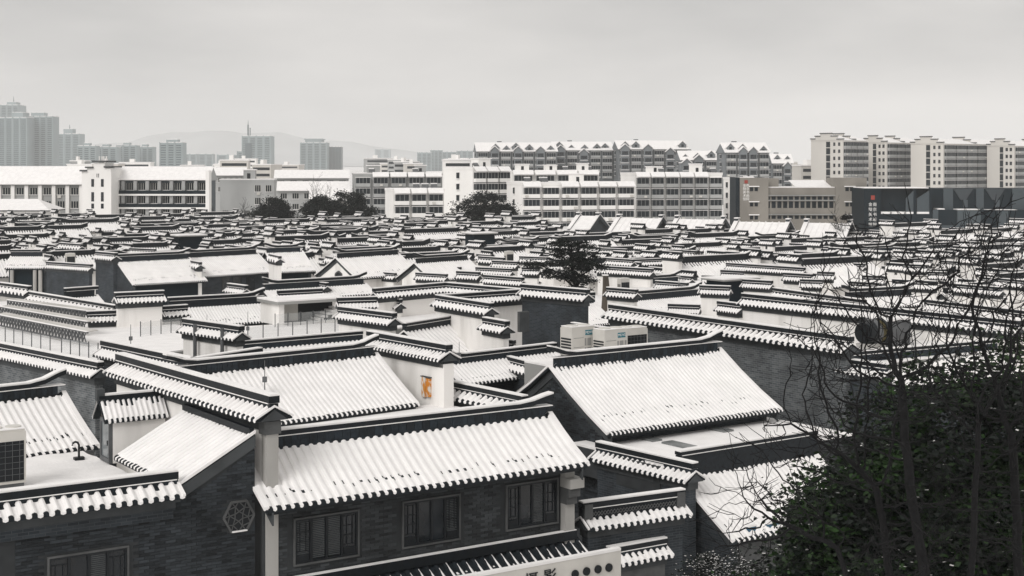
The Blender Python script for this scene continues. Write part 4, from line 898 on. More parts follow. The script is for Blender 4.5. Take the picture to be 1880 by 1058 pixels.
# ------------------------------------------------------------------ apartment blocks behind the quarter
AR = random.Random(5)
def apt(label, x0, xc, x1, yt, d, nf, nb, a=rad(35), wall=APTW, end=None, style='balcony', roof='flat', fh=3.0, name='apartment_block', cat='building', group=None, endwin=1, zb=0.0, bulk=2, heaters=0, awn=True, par=None, skip=(), wd=None):
    C = pd(xc, yt, d); ca, sa = math.cos(a), math.sin(a); end = end or wall; par = par or wall
    k1 = (x1 - CX) / FPX; k0 = (x0 - CX) / FPX
    L = (C.x - k1 * d) / (k1 * sa - ca); Wd = (C.x - k0 * d) / (sa + k0 * ca) if x0 < xc - 1 else 10.0
    Wd = wd or min(max(Wd, 6), 16); zt = C.z
    r = root(name, label, cat, (C.x, C.y, 0), a, group)
    MB().box(0, L, 0, Wd, zb, zt).build('body', wall, r)
    if end is not wall: MB().box(-.08, 0, 0, Wd, zb, zt + .4).build('end_wall', end, r)
    bw = L / nb
    b = MB(); wl = bw * .82; h = 1.6; n = max(2, int(wl / .9))
    if style == 'balcony':
        b.box(-wl / 2, wl / 2, -1.0, 0, 0, 1.0, 0); b.box(-wl / 2 - .1, wl / 2 + .1, -1.08, 0, -.16, 0, 3); b.box(-wl / 2 + .05, wl / 2 - .05, -.94, 0, 1.0, 1.0 + h, 1)
        for i in range(n + 1): x = -wl / 2 + .06 + (wl - .12) * i / n; b.box(x - .04, x + .04, -.98, -.93, 1.0, 1.0 + h, 2)
        b.box(-wl / 2 - .1, wl / 2 + .1, -1.15, 0, 1.0 + h, 1.1 + h, 4)
        nm = 'enclosed_balcony'
    else:
        wl = bw * .55; b.box(-wl / 2, wl / 2, -.05, .02, .95, .95 + 1.5, 1); b.box(-wl / 2 - .1, wl / 2 + .1, -.28, .0, .82, .93, 4)
        for i in range(4): x = -wl / 2 + wl * i / 3; b.box(x - .04, x + .04, -.08, -.04, .95, 2.45, 2)
        nm = 'window'
    bm = b.mesh(nm, [par, GLASSF, APTG if style == 'balcony' else METAL, STONE, SNOW])
    acm = MB().box(-.4, .4, -.32, 0, 0, .55).box(-.3, .1, -.33, -.32, .06, .5).mesh('outdoor_unit', METAL)
    for f in range(nf):
        z = zt - .3 - (f + 1) * fh
        for i in range(nb):
            if (f, i) in skip: continue
            inst(nm, bm, r, ((i + .5) * bw, 0, z))
            if AR.random() < .3: inst('outdoor_unit', acm, r, ((i + .5) * bw + AR.uniform(-.3, .3) * bw, -1.0 if style == 'balcony' else 0, z + .2))
    if endwin:
        em = MB().box(-.1, .02, -.65, .65, 0, 1.5, 0).box(-.5, .0, -.9, .9, 1.55, 1.66, 1).box(-.3, 0, -.75, .75, -.15, -.03, 1).mesh('window', [GLASSF, SNOW])
        for f in range(nf):
            for j in range(endwin): inst('window', em, r, (-.08, Wd * (j + 1) / (endwin + 1), zt - .3 - (f + 1) * fh + 1.0))
    if roof == 'flat':
        MB().box(-.1, L + .1, -.1, Wd + .1, zt, zt + .5).build('parapet', wall, r); MB().box(-.15, L + .15, -.15, Wd + .15, zt + .5, zt + .68).build('roof_snow', SNOW, r)
        if awn:
            m = MB(); m.prism([(-bw * .46, -1.5, zt - .45), (-bw * .46, -.1, zt + .75), (-bw * .46, -.1, zt + .9), (-bw * .46, -1.5, zt - .3)], (bw * .92, 0, 0)); am = m.mesh('sloped_awning', SNOW)
            for i in range(nb):
                if AR.random() < .85: inst('sloped_awning', am, r, ((i + .5) * bw, 0, 0))
        for k in range(bulk):
            x = L * (k + .5) / bulk + AR.uniform(-1, 1); w = AR.uniform(2.5, 4); hh = AR.uniform(1.6, 2.6)
            bo = MB().box(x - w / 2, x + w / 2, 2.5, 6, zt + .5, zt + .5 + hh).build('stair_house', wall, r); MB().box(x - w / 2 - .2, x + w / 2 + .2, 2.3, 6.2, zt + .5 + hh, zt + .75 + hh).build('snow', SNOW, bo); MB().box(x - .5, x + .3, 2.45, 2.52, zt + .6, zt + 2.0).build('door', FRAME, bo)
        hm = MB().box(-.8, .8, 0, .35, 1.0, 1.35, 0).prism([(-.8, -.9, .1), (-.8, 0, 1.0), (-.8, 0, 1.1), (-.8, -.9, .2)], (1.6, 0, 0), 1).bar((-.7, .2, 0), (-.7, .2, 1.0), .08, 2).bar((.7, .2, 0), (.7, .2, 1.0), .08, 2).mesh('solar_heater', [SNOW, METALD, METALD])
        for k in range(heaters): inst('solar_heater', hm, r, (AR.uniform(1.5, L - 1.5), AR.uniform(1.2, 4), zt + .68))
    elif roof == 'slope':
        rise = par_rise[0]; m = MB(); m.prism([(-.3, -1.0, zt - .2), (-.3, Wd / 2, zt + rise), (-.3, Wd + 1, zt - .2)], (L + .6, 0, 0)); m.build('roof', APTG, r)
        s = MB(); s.prism([(-.35, -1.05, zt - .1), (-.35, Wd / 2, zt + rise + .1), (-.35, Wd / 2, zt + rise + .3), (-.35, -1.05, zt + .1)], (L + .7, 0, 0)); s.build('roof_snow', SNOW, r)
    elif roof == 'gables':
        m = MB(); m.prism([(-.4, -.8, zt - .2), (-.4, Wd / 2, zt + 3.4), (-.4, Wd + .8, zt - .2)], (L + .8, 0, 0)); m.build('roof', APTD, r)
        s = MB(); s.prism([(-.5, -1.0, zt - .1), (-.5, Wd / 2, zt + 3.6), (-.5, Wd / 2, zt + 3.85), (-.5, -1.0, zt + .15)], (L + 1, 0, 0)); s.build('roof_snow', SNOW, r)
        pw = bw * .7; pb = MB(); pb.box(-pw / 2, pw / 2, -1.6, 0, -nf * fh, .3, 0); pb.prism([(-pw / 2, -1.6, .3), (pw / 2, -1.6, .3), (0, -1.6, 2.0)], (0, 4, 0), 0)
        for sg in (-1, 1): pb.prism([(0, -2.1, 2.1), (sg * (pw / 2 + .5), -2.1, .2), (sg * (pw / 2 + .5), -2.1, .5), (0, -2.1, 2.45)], (0, 6, 0), 2)
        for f in range(nf): pb.box(-pw * .38, pw * .38, -1.68, -1.55, -.4 - (f + 1) * fh + 1.0, -.4 - (f + 1) * fh + 2.5, 1); pb.box(-pw / 2, pw / 2, -2.0, -1.6, -.5 - (f + 1) * fh + .5, -.5 - (f + 1) * fh + .7, 2)
        pbm = pb.mesh('projecting_bay', [APTD, GLASS, SNOW])
        for i in range(nb):
            if AR.random() < .45: inst('projecting_bay', pbm, r, ((i + .5) * bw + AR.uniform(-.4, .4), 0, zt + AR.choice((-1.5, 0, 0, 1.2))))
        gwid = bw * .62; g_ = MB(); g_.prism([(-gwid / 2, -.3, -.2), (gwid / 2, -.3, -.2), (gwid / 2, -.3, 1.0), (0, -.3, 2.5), (-gwid / 2, -.3, 1.0)], (0, 4, 0), 0); g_.box(-.5, .5, -.36, -.28, .1, 1.2, 1)
        for sg in (-1, 1): g_.prism([(0, -.7, 2.6), (sg * (gwid / 2 + .4), -.7, .8), (sg * (gwid / 2 + .4), -.7, 1.05), (0, -.7, 2.85)], (0, 4.6, 0), 2)
        gmh = g_.mesh('roof_dormer', [APTD, GLASS, SNOW])
        for i in range(nb):
            if AR.random() < .72: inst('roof_dormer', gmh, r, ((i + .5) * bw + AR.uniform(-.8, .8), AR.uniform(0, 1.5), zt + AR.uniform(-.2, 1.2)))
        inst('solar_heater', MB().box(-1, 1, 0, .4, 1.0, 1.4).mesh('solar_heater', METALD), r, (L * .3, Wd / 2, zt + 3.0))
    elif roof == 'step':
        m = MB(); s = MB()
        for k, (t0, t1, hh) in enumerate(((0, .18, .0), (.18, .36, 1.3), (.36, .7, 2.4), (.7, .86, 1.3), (.86, 1, .2))):
            m.box(-.25, .35, Wd * t0, Wd * t1, zt, zt + .4 + hh); s.box(-.5, .6, Wd * t0 - .2, Wd * t1 + .2, zt + .4 + hh, zt + .8 + hh, 0); s.box(-.5, .6, Wd * t0 - .2, Wd * t1 + .2, zt + .8 + hh, zt + .95 + hh, 1)
            xx = L * .5; m.box(xx - .25, xx + .35, Wd * t0, Wd * t1, zt, zt + .4 + hh); s.box(xx - .5, xx + .6, Wd * t0 - .2, Wd * t1 + .2, zt + .4 + hh, zt + .8 + hh, 0)
        m.build('stepped_parapet', end, r); s.build('parapet_cap', [STONE, SNOW], r)
        q = MB(); q.prism([(.4, -.4, zt), (.4, Wd / 2, zt + 2.2), (.4, Wd + .4, zt)], (L - .4, 0, 0)); q.build('roof', SNOW, r)
    r['dims'] = (L, Wd, zt, bw); return r
par_rise = [3.4]
# near white blocks
apt('white apartment block with curved awning windows in its blank end wall', 815, 868, 935, 312, 388, 4, 3, wall=APTW, heaters=2, endwin=1, bulk=1)
apt('white apartment block with four rows of enclosed balconies in front of its taller neighbours', 908, 958, 1165, 340, 372, 4, 6, a=rad(14), heaters=3, endwin=1, bulk=1)
apt('long white apartment block with five storeys of open grey balconies', 1090, 1166, 1326, 322, 400, 5, 6, a=rad(10), heaters=2, endwin=0, bulk=2, par=APTG)
apt('slender white block behind the concrete building', 1328, 1342, 1384, 330, 420, 4, 2, a=rad(12), style='window', bulk=0)
apt('low white block with glazed balconies and a blank white end wall beside the dark evergreens', 683, 722, 815, 352, 360, 3, 3, a=rad(12), heaters=4, endwin=0, bulk=0)
apt('grey apartment block with long dark balcony bands and sloped snow panels', 623, 650, 812, 322, 420, 4, 5, a=rad(8), wall=APTG, heaters=3, endwin=0, bulk=2)
apt('white block with roof boxes behind the front white apartments', 935, 940, 1100, 318, 430, 3, 4, a=rad(8), heaters=3, bulk=3, endwin=0)
# low buildings left of centre
apt('grey two-storey hall with narrow snowy roof edge beside the school', 384, 404, 503, 334, 350, 3, 5, a=rad(4), wall=APTG, style='window', endwin=0, bulk=1, awn=False, skip=((1, 0), (1, 1), (1, 2), (0, 0), (0, 1), (0, 2)))
par_rise[0] = 2.3
for k, (x0, xc, x1, yt, d, lab) in enumerate(((498, 505, 640, 327, 470, 'long low block with broad snowy roof and dark roof openings'), (500, 510, 640, 350, 420, 'low block with snowy roof and a row of small windows behind the evergreens'), (555, 570, 640, 368, 340, 'small pale house with snowy gable roof between the evergreens'), (385, 388, 450, 322, 480, 'low dark-windowed block with snowy roof behind the grey hall'))):
    apt(lab, x0, xc, x1, yt, d, 2, 6, a=rad(6), wall=APTG if k != 2 else PLASTD, style='window', roof='slope', endwin=0, wd=7)
# school
par_rise[0] = 3.7
s1 = apt('school wing with white pilasters, dark windows and broad snowy roof', -60, -50, 150, 338, 330, 3, 8, a=rad(-4), wall=APTG, style='window', roof='slope', endwin=0, name='school_wing')
L, Wd, zt, bw = s1['dims']; pm = MB().box(-.4, .4, -.5, 0, 0, zt - .3).mesh('pilaster', APTW)
for i in range(9): inst('pilaster', pm, s1, (i * bw, 0, 0))
par_rise[0] = 2.6
s2 = apt('school wing with two dark gallery storeys and white floor bands', 203, 206, 383, 330, 322, 3, 8, a=rad(-3), wall=DARKP, style='window', roof='slope', endwin=0, name='school_wing', fh=2.9)
L, Wd, zt, bw = s2['dims']
for f in range(3): MB().box(-1.5, L + .4, -1.4, 0, zt - .3 - (f + 1) * 2.9 - .28, zt - .3 - (f + 1) * 2.9 + .1).build('floor_band', APTW, s2); MB().box(0, L, -1.2, -1.1, zt - .2 - (f + 1) * 2.9, zt + .55 - (f + 1) * 2.9).build('gallery_rail', DARKM, s2)
pm = MB().box(-.35, .35, -.9, 0, 0, zt - .3).mesh('pillar', APTG)
for i in range(9): inst('pillar', pm, s2, (i * bw, 0, 0))
MB().box(L - .3, L + .5, -1.5, .5, 0, zt + 2).build('end_wall', APTW, s2)
q = pd(150, 385, 316); st = root('stair_tower', 'white school stair tower with stepped top, slit windows and thin white masts', 'building', (q.x, q.y, 0), rad(-3))
def tx(px): return (px - 150) / FPX * 316
def tz(py): return CH - (py - HZ) / FPX * 316
b = MB(); b.box(0, tx(205), 0, 8, 0, tz(315)); b.box(tx(172), tx(193), -.01, 6, tz(315), tz(299)); b.box(tx(160), tx(204), -.005, 7, tz(315), tz(309)); b.build('body', APTW, st)
b = MB()
for x0, x1, y in ((147, 160, 315), (157, 172, 309), (170, 195, 298), (192, 206, 308)): b.box(tx(x0), tx(x1), -.4, 7, tz(y), tz(y) + .35)
b.build('coping', STONE, st)
for x0, x1, y0, y1 in ((168, 173, 329, 343), (186, 191, 329, 343), (168, 173, 353, 370), (186, 191, 353, 370), (178, 179, 319, 326), (181, 182, 319, 326), (168, 173, 374, 383), (186, 191, 374, 383)): MB().box(tx(x0), tx(x1), -.06, .05, tz(y1), tz(y0)).build('slit_window', GLASS, st)
for x in (176, 181, 184, 189): MB().box(tx(x), tx(x) + .25, 2, 2.3, tz(299), tz(287)).build('mast', WHITEP, st)
lw = root('low_hall', 'low hall with plain snowy hipped roof in front of the school wing', 'building', tuple(pz(-60, 386, 6.0)), rad(-2)); lw.location.z = 0
MB().box(0, 17, 0, 9, 0, 6).build('wall', APTW, lw); m = MB(); m.v = [(-.5, -.6, 6), (18, -.6, 6), (18, 9.6, 6), (-.5, 9.6, 6), (3, 4.5, 8.3), (13.6, 4.5, 8.3)]; m.f = [(0, 1, 5, 4), (1, 2, 5), (2, 3, 4, 5), (3, 0, 4), (3, 2, 1, 0)]; m.m = [0] * 5; m.build('roof_snow', SNOW, lw); MB().box(-.4, 17.9, -.5, 9.5, 5.75, 5.99).build('eave', STONE, lw)
# hill-top blocks with many gables
for k, (x0, xc, x1, yt, d, nb, lab) in enumerate(((868, 876, 1022, 278, 620, 7, 'slate apartment row with snowy dormers, standing above the evergreen tree'), (1010, 1018, 1125, 276, 640, 5, 'slate apartment row with snowy dormers, between two longer rows'), (1122, 1136, 1262, 274, 630, 6, 'slate apartment row with snowy dormers and a glazed roof room'), (1240, 1250, 1316, 294, 600, 3, 'lower slate block with snowy gables at the end of the dormer rows'), (1316, 1332, 1412, 280, 560, 4, 'slate apartment block with steep snowy gables standing alone'), (1412, 1418, 1454, 300, 600, 2, 'small slate block with snowy gables beside the stepped-gable towers'))):
    apt(lab, x0, xc, x1, yt, d, 4, nb, a=rad(6), wall=APTD, par=APTG, roof='gables', endwin=1)
apt('green-grey plain block between the slate block and the stepped-gable blocks', 1458, 1466, 1478, 305, 640, 3, 1, wall=APTD, style='window', endwin=0, bulk=0)
# cream blocks with stepped gable parapets
for k, (x0, xc, x1, yt, d, lab) in enumerate(((1472, 1548, 1592, 258, 600, 'cream apartment block with stepped gable parapet and dark stair glazing, at the open end'), (1580, 1628, 1690, 262, 620, 'cream apartment block with stepped gable parapet behind the concrete building'), (1672, 1732, 1848, 264, 600, 'widest cream apartment block with stepped parapets behind the dark building'), (1812, 1862, 1960, 268, 610, 'cream apartment block with stepped parapet past the widest one'))):
    r = apt(lab, x0, xc, x1, yt, d, 7, 4 if k != 2 else 6, a=rad(42), wall=APTB, par=APTG, roof='step', endwin=0, fh=2.9)
    L, Wd, zt, bw = r['dims']
    e = MB(); e.box(-.12, .02, Wd * .4, Wd * .52, 0, zt - .5)
    e.build('stair_glazing', GLASSF, r)
    em = MB().box(-.1, .02, -.5, .5, 0, 1.4).mesh('window', GLASS)
    for f in range(7):
        inst('window', em, r, (0, Wd * .27, zt - 2.2 - f * 2.9)); inst('window', em, r, (0, Wd * .12, zt - 2.2 - f * 2.9))
        MB().box(-.16, 0, Wd * .4, Wd * .52, zt - 3.1 - f * 2.9, zt - 2.8 - f * 2.9).build('floor_band', APTB, r)
# concrete building
q = pd(1358, 420, 330); cb = root('concrete_building', 'beige concrete building with two end towers and long ribbon windows', 'building', (q.x, q.y, 0), 0)
def cx_(px): return (px - 1358) / FPX * 330
def cz_(py): return CH - (py - HZ) / FPX * 330
b = MB(); b.box(0, cx_(1410), -.6, 9, 0, cz_(327)); b.box(cx_(1410), cx_(1535), 0, 9, 0, cz_(345)); b.box(cx_(1533), cx_(1590), -.6, 9, 0, cz_(327)); b.box(cx_(1385), cx_(1434), 3, 8, cz_(345), cz_(328)); b.build('body', CONC, cb)
MB().box(-.9, -.02, 0, 9, 0, cz_(326)).build('end_wall', DARKM, cb)
MB().box(cx_(1410), cx_(1533), .3, 9, cz_(345), cz_(345) + .2).build('roof_snow', SNOW, cb)
m = MB(); m.prism([(cx_(1466), 4, cz_(344)), (cx_(1466), 12, cz_(333)), (cx_(1466), 12, cz_(332)), (cx_(1466), 4, cz_(343))], (cx_(1533) - cx_(1466), 0, 0)); m.build('roof_panel', SNOW, cb)
for y0, y1 in ((361, 367), (370, 382), (396, 402)):
    MB().box(cx_(1402), cx_(1536), -.5, 0, cz_(y0) + .12, cz_(y0) + .35).build('window_hood', CONCG, cb)
    for i in range(12): x = cx_(1406 + i * 10.6); MB().box(x, x + .9, -.05, .02, cz_(y1), cz_(y0)).build('window', GLASSF, cb)
for (x0, x1) in ((1376, 1391), (1551, 1567)):
    for y in (344, 372, 396):
        for dx in (0, 8.5): MB().box(cx_(x0 + dx), cx_(x0 + dx + 6), -.66, -.58, cz_(y + 7), cz_(y)).build('window', GLASSF, cb)
        MB().box(cx_(x0 - 2), cx_(x1 + 2), -.95, -.6, cz_(y) + .1, cz_(y) + .3).build('window_hood', SNOW, cb)
MB().box(cx_(1366), cx_(1372), -.68, -.6, cz_(337), cz_(331)).build('seal', RED, cb)
for i, ch in enumerate('金陵美术馆'): text(cb, ch, (cx_(1366), -.63, cz_(341 + i * 6.2)), .75, APTW, ext=.03)
for i, ch in enumerate('南京书画院'): text(cb, ch, (cx_(1372), -.63, cz_(341 + i * 6.2)), .75, APTW, ext=.03)
# dark modern building
q = pd(1586, 430, 318); dk = root('museum_building', 'dark metal-clad modern building with faceted bays and vertical white characters', 'building', (q.x, q.y, 0), 0)
def mx_(px): return (px - 1586) / FPX * 318
def mz_(py): return CH - (py - HZ) / FPX * 318
b = MB(); b.box(0, mx_(1714), 2.5, 14, 0, mz_(346)); b.box(0, mx_(1617), 0, 2.5, 0, mz_(346)); b.box(mx_(1617), mx_(1716), 0, 2.5, 0, mz_(393)); b.box(mx_(1714), mx_(1980), 3.5, 16, 0, mz_(347)); b.box(mx_(1716), mx_(1980), 0, 3.5, 0, mz_(386)); b.build('body', DARKM, dk)
MB().box(0, mx_(1705), .0, 10, mz_(346), mz_(346) + .18).build('roof_snow', SNOW, dk)
for x0, x1 in ((1618, 1634), (1638, 1660), (1664, 1677), (1684, 1706)): MB().box(mx_(x0), mx_(x1), .05, 2.45, mz_(393), mz_(393) + .45).build('ledge_snow', SNOW, dk)
for x0, x1 in ((1664, 1678), (1684, 1707)):
    m = MB(); m.prism([(mx_(x0), .3, mz_(390)), (mx_(x1), .3, mz_(393)), (mx_(x1), .3, mz_(350)), (mx_(x0), .3, mz_(365))], (0, .4, 0)); m.build('facet_panel', DARKP, dk)
    MB().box(mx_(x1), mx_(x1) + .5, .1, 2.5, mz_(393), mz_(347)).build('fin', DARKM, dk)
for x0, x1, y0, y1, y in ((1740, 1758, 347, 386, 3.2), (1757, 1800, 387, 425, -.3), (1801, 1815, 347, 386, 3.2), (1868, 1900, 347, 386, 3.2), (1712, 1722, 385, 420, -.3), (1722, 1757, 414, 425, -.4), (1832, 1850, 388, 425, -.3)): MB().box(mx_(x0), mx_(x1), y, y + .28, mz_(y1), mz_(y0)).build('facet_panel', DARKP, dk)
for x in (1777, 1836):
    m = MB(); m.prism([(mx_(x - 18), 3.2, mz_(348)), (mx_(x + 18), 3.2, mz_(348)), (mx_(x + 5), 3.2, mz_(368)), (mx_(x - 5), 3.2, mz_(368))], (0, .25, 0)); m.build('facet_panel', mat('facet_dark', (.05, .06, .068), .5, .2, .1), dk); MB().box(mx_(x), mx_(x + 8), 3.1, 3.4, mz_(382), mz_(368)).build('facet_panel', DARKP, dk)
for x0, x1, y in ((1758, 1799, 386), (1815, 1868, 387), (1722, 1735, 385)): MB().box(mx_(x0), mx_(x1), .2, 3.4, mz_(y), mz_(y) + .22).build('ledge_snow', SNOW, dk)
MB().box(mx_(1599), mx_(1606), -.05, .02, mz_(367), mz_(359)).build('seal', RED, dk)
for i, ch in enumerate('金陵美术馆'): text(dk, ch, (mx_(1598), -.04, mz_(376 + i * 9.2)), .85, WHITEP, ext=.03)
for i, ch in enumerate('南京书画院'): text(dk, ch, (mx_(1606), -.04, mz_(376 + i * 9.2)), .85, WHITEP, ext=.03)
# ------------------------------------------------------------------ far towers
def tower(label, x0, x1, yt, d, strips=4, fl=None, z0=0.0, crown=None, wall=FARW, a=rad(18), name='tower_block', depth=None):
    d = d * 1.65; C = pd(x0, yt, d); X1 = (x1 - CX) / FPX * d; w = (X1 - C.x); dep = depth or min(w * .8, 50)
    r = root(name, label, 'tower', (C.x, C.y, 0), 0); zt = C.z
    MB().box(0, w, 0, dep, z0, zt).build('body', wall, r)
    fl = fl or int(zt / 3.1); b = MB(); sw = w / strips
    for i in range(strips):
        for k in range(fl):
            z = zt - 3 - k * (zt - 3) / fl
            if z < 2: break
            b.box(i * sw + sw * .18, (i + 1) * sw - sw * .18, -.5, .1, z - 1.5, z)
    b.build('window_band', FARD, r, kind='stuff')
    f = MB()
    for i in range(strips + 1): f.box(max(0, i * sw - sw * .06), min(w, i * sw + sw * .06), -1.2, .0, 0, zt + .8)
    f.build('fin', wall, r, kind='stuff')
    MB().box(-.3, w + .3, -.3, dep, zt, zt + .8).build('roof_snow', SNOW, r)
    if crown: crown(r, w, zt, dep)
    return r
def cr_box(f0, f1, h, mast=0):
    def g(r, w, zt, dep):
        o = MB().box(w * f0, w * f1, dep * .2, dep * .8, zt, zt + h).build('crown', FARW, r); MB().box(w * f0, w * f1, dep * .2, dep * .8, zt + h, zt + h + .6).build('snow', SNOW, o)
        if mast: MB().tube([(w * (f0 + f1) / 2, dep / 2, zt + h), (w * (f0 + f1) / 2, dep / 2, zt + h + mast)], [.9, .3], 6).build('mast', FARD, o)
    return g
D = 1350.0
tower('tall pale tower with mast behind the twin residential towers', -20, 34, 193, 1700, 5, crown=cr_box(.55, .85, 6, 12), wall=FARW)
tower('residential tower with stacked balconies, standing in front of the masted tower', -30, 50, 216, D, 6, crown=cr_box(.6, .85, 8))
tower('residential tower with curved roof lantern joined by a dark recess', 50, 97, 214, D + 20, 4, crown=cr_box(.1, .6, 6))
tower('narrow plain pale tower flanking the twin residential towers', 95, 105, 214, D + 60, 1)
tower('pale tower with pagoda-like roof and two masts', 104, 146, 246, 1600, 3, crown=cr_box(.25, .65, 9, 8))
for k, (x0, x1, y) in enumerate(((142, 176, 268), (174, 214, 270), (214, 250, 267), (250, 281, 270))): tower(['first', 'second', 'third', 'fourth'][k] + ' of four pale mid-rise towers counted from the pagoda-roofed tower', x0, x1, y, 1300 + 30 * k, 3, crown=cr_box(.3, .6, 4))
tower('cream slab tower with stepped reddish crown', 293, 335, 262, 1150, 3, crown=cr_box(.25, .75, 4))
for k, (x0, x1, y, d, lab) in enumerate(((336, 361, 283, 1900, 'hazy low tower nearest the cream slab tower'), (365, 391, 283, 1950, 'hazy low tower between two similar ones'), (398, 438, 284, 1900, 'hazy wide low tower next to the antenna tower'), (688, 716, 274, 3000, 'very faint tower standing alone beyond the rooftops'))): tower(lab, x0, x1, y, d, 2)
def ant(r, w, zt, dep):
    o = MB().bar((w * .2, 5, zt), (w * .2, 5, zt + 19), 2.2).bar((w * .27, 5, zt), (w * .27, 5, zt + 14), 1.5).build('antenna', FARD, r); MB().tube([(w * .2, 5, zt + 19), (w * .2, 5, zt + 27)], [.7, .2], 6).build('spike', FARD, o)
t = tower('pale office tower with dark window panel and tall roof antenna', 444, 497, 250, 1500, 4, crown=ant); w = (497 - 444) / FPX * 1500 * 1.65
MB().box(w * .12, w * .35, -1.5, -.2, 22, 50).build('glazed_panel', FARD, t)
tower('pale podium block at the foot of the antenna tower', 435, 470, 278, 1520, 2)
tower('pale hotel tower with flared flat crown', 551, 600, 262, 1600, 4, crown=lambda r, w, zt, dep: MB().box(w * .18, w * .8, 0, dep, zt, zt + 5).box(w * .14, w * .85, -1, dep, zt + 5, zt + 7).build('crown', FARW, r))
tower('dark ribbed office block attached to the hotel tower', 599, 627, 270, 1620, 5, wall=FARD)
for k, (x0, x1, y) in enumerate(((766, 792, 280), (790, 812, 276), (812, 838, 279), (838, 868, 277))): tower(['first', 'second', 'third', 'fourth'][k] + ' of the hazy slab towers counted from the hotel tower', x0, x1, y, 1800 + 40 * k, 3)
fr_l = random.Random(9)
for k in range(34):
    x = fr_l.uniform(120, 860) if k < 24 else fr_l.uniform(1000, 1880); w = fr_l.uniform(25, 60); d = fr_l.uniform(600, 1400); y = fr_l.uniform(291, 305)
    C = pd(x, y, d); r = root('town_block', 'pale low-rise town block with snowy roof in the hazy distance', 'building', (C.x, C.y, 0), fr_l.uniform(-.3, .3), 'low-rise blocks in the hazy distance'); W_ = w / FPX * d
    MB().box(0, W_, 0, 12, 0, C.z).build('body', fr_l.choice([APTW, APTG, APTB]), r); MB().box(-.3, W_ + .3, -.3, 12.3, C.z, C.z + .5).build('roof_snow', SNOW, r)
    b = MB()
    for f in range(4): b.box(W_ * .06, W_ * .94, -.06, .02, C.z - 1.2 - f * 3 - 1.3, C.z - 1.2 - f * 3)
    b.build('window_band', GLASSF, r, kind='stuff'); MB().box(W_ * .3, W_ * .45, 3, 7, C.z + .5, C.z + 2.6).build('stair_house', APTW, r)
print('background ok')
# ------------------------------------------------------------------ trees
def quads(name, P, T, B, mats, parent, mi=None):
    """leaf quads from centre arrays P and half-axes T,B (n,3)"""
    n = len(P); V = np.empty((n, 4, 3), np.float32); V[:, 0] = P - T; V[:, 1] = P - B * .9; V[:, 2] = P + T; V[:, 3] = P + B * .9
    me = bpy.data.meshes.new(name); me.vertices.add(n * 4); me.vertices.foreach_set('co', V.reshape(-1)); me.loops.add(n * 4); me.loops.foreach_set('vertex_index', np.arange(n * 4, dtype=np.int32))
    me.polygons.add(n); me.polygons.foreach_set('loop_start', np.arange(0, n * 4, 4, dtype=np.int32)); me.polygons.foreach_set('loop_total', np.full(n, 4, np.int32))
    for m in mats: me.materials.append(m)
    if mi is not None: me.polygons.foreach_set('material_index', mi.astype(np.int32))
    me.update(calc_edges=True); o = bpy.data.objects.new(name, me); COL.objects.link(o); o.parent = parent; return o
def rvec(rng, n):
    v = rng.normal(size=(n, 3)); return v / np.linalg.norm(v, axis=1)[:, None]
def crown(parent, rng, blobs, n_cl, per, leaf, mats, snow=0.0, spread=.32, flat=1.0, name='crown'):
    """blobs: (cx,cy,cz,rx,ry,rz); leaf clumps spread through their volume, denser near the surface"""
    vol = np.array([b[3] * b[4] * b[5] for b in blobs]); vol = vol / vol.sum(); C = []
    for b, f in zip(blobs, vol):
        n = max(3, int(n_cl * f)); u = rvec(rng, n); rr = rng.uniform(.35, 1.0, n) ** .5 * (1 + rng.normal(0, .1, n)); C.append(np.array(b[:3]) + u * rr[:, None] * np.array(b[3:]))
    C = np.concatenate(C); sz = rng.uniform(.5, 1.3, len(C)) * spread
    P = np.repeat(C, per, 0) + rng.normal(size=(len(C) * per, 3)) * np.repeat(sz, per)[:, None] * np.array([1, 1, .6 * flat]); n = len(P)
    T = rvec(rng, n); T[:, 2] *= .5; B = np.cross(T, rvec(rng, n)); B /= np.linalg.norm(B, axis=1)[:, None] + 1e-6
    s = leaf * rng.uniform(.6, 1.3, n)[:, None]
    mi = np.minimum((rng.uniform(0, 1, len(C)) * 2).astype(int), 1); mi = np.repeat(mi, per)
    o = quads(name, P, T * s, B * s * .55, mats, parent, mi)
    if snow:
        k = rng.random(n) < snow; Ps = P[k] + np.array([0, 0, leaf * .5]); m = len(Ps); T = rvec(rng, m); T[:, 2] *= .15; B = np.cross(T, np.array([0, 0, 1.0])); s = leaf * rng.uniform(.5, 1.1, m)[:, None]
        so_ = quads('snow_on_leaves', Ps, T * s, B * s * .7, [SNOW], parent); so_['kind'] = 'stuff'
    return o
KIDS = {0: (5, 6), 1: (3, 4), 2: (2, 4), 3: (2, 3), 4: (2, 3), 5: (1, 2)}
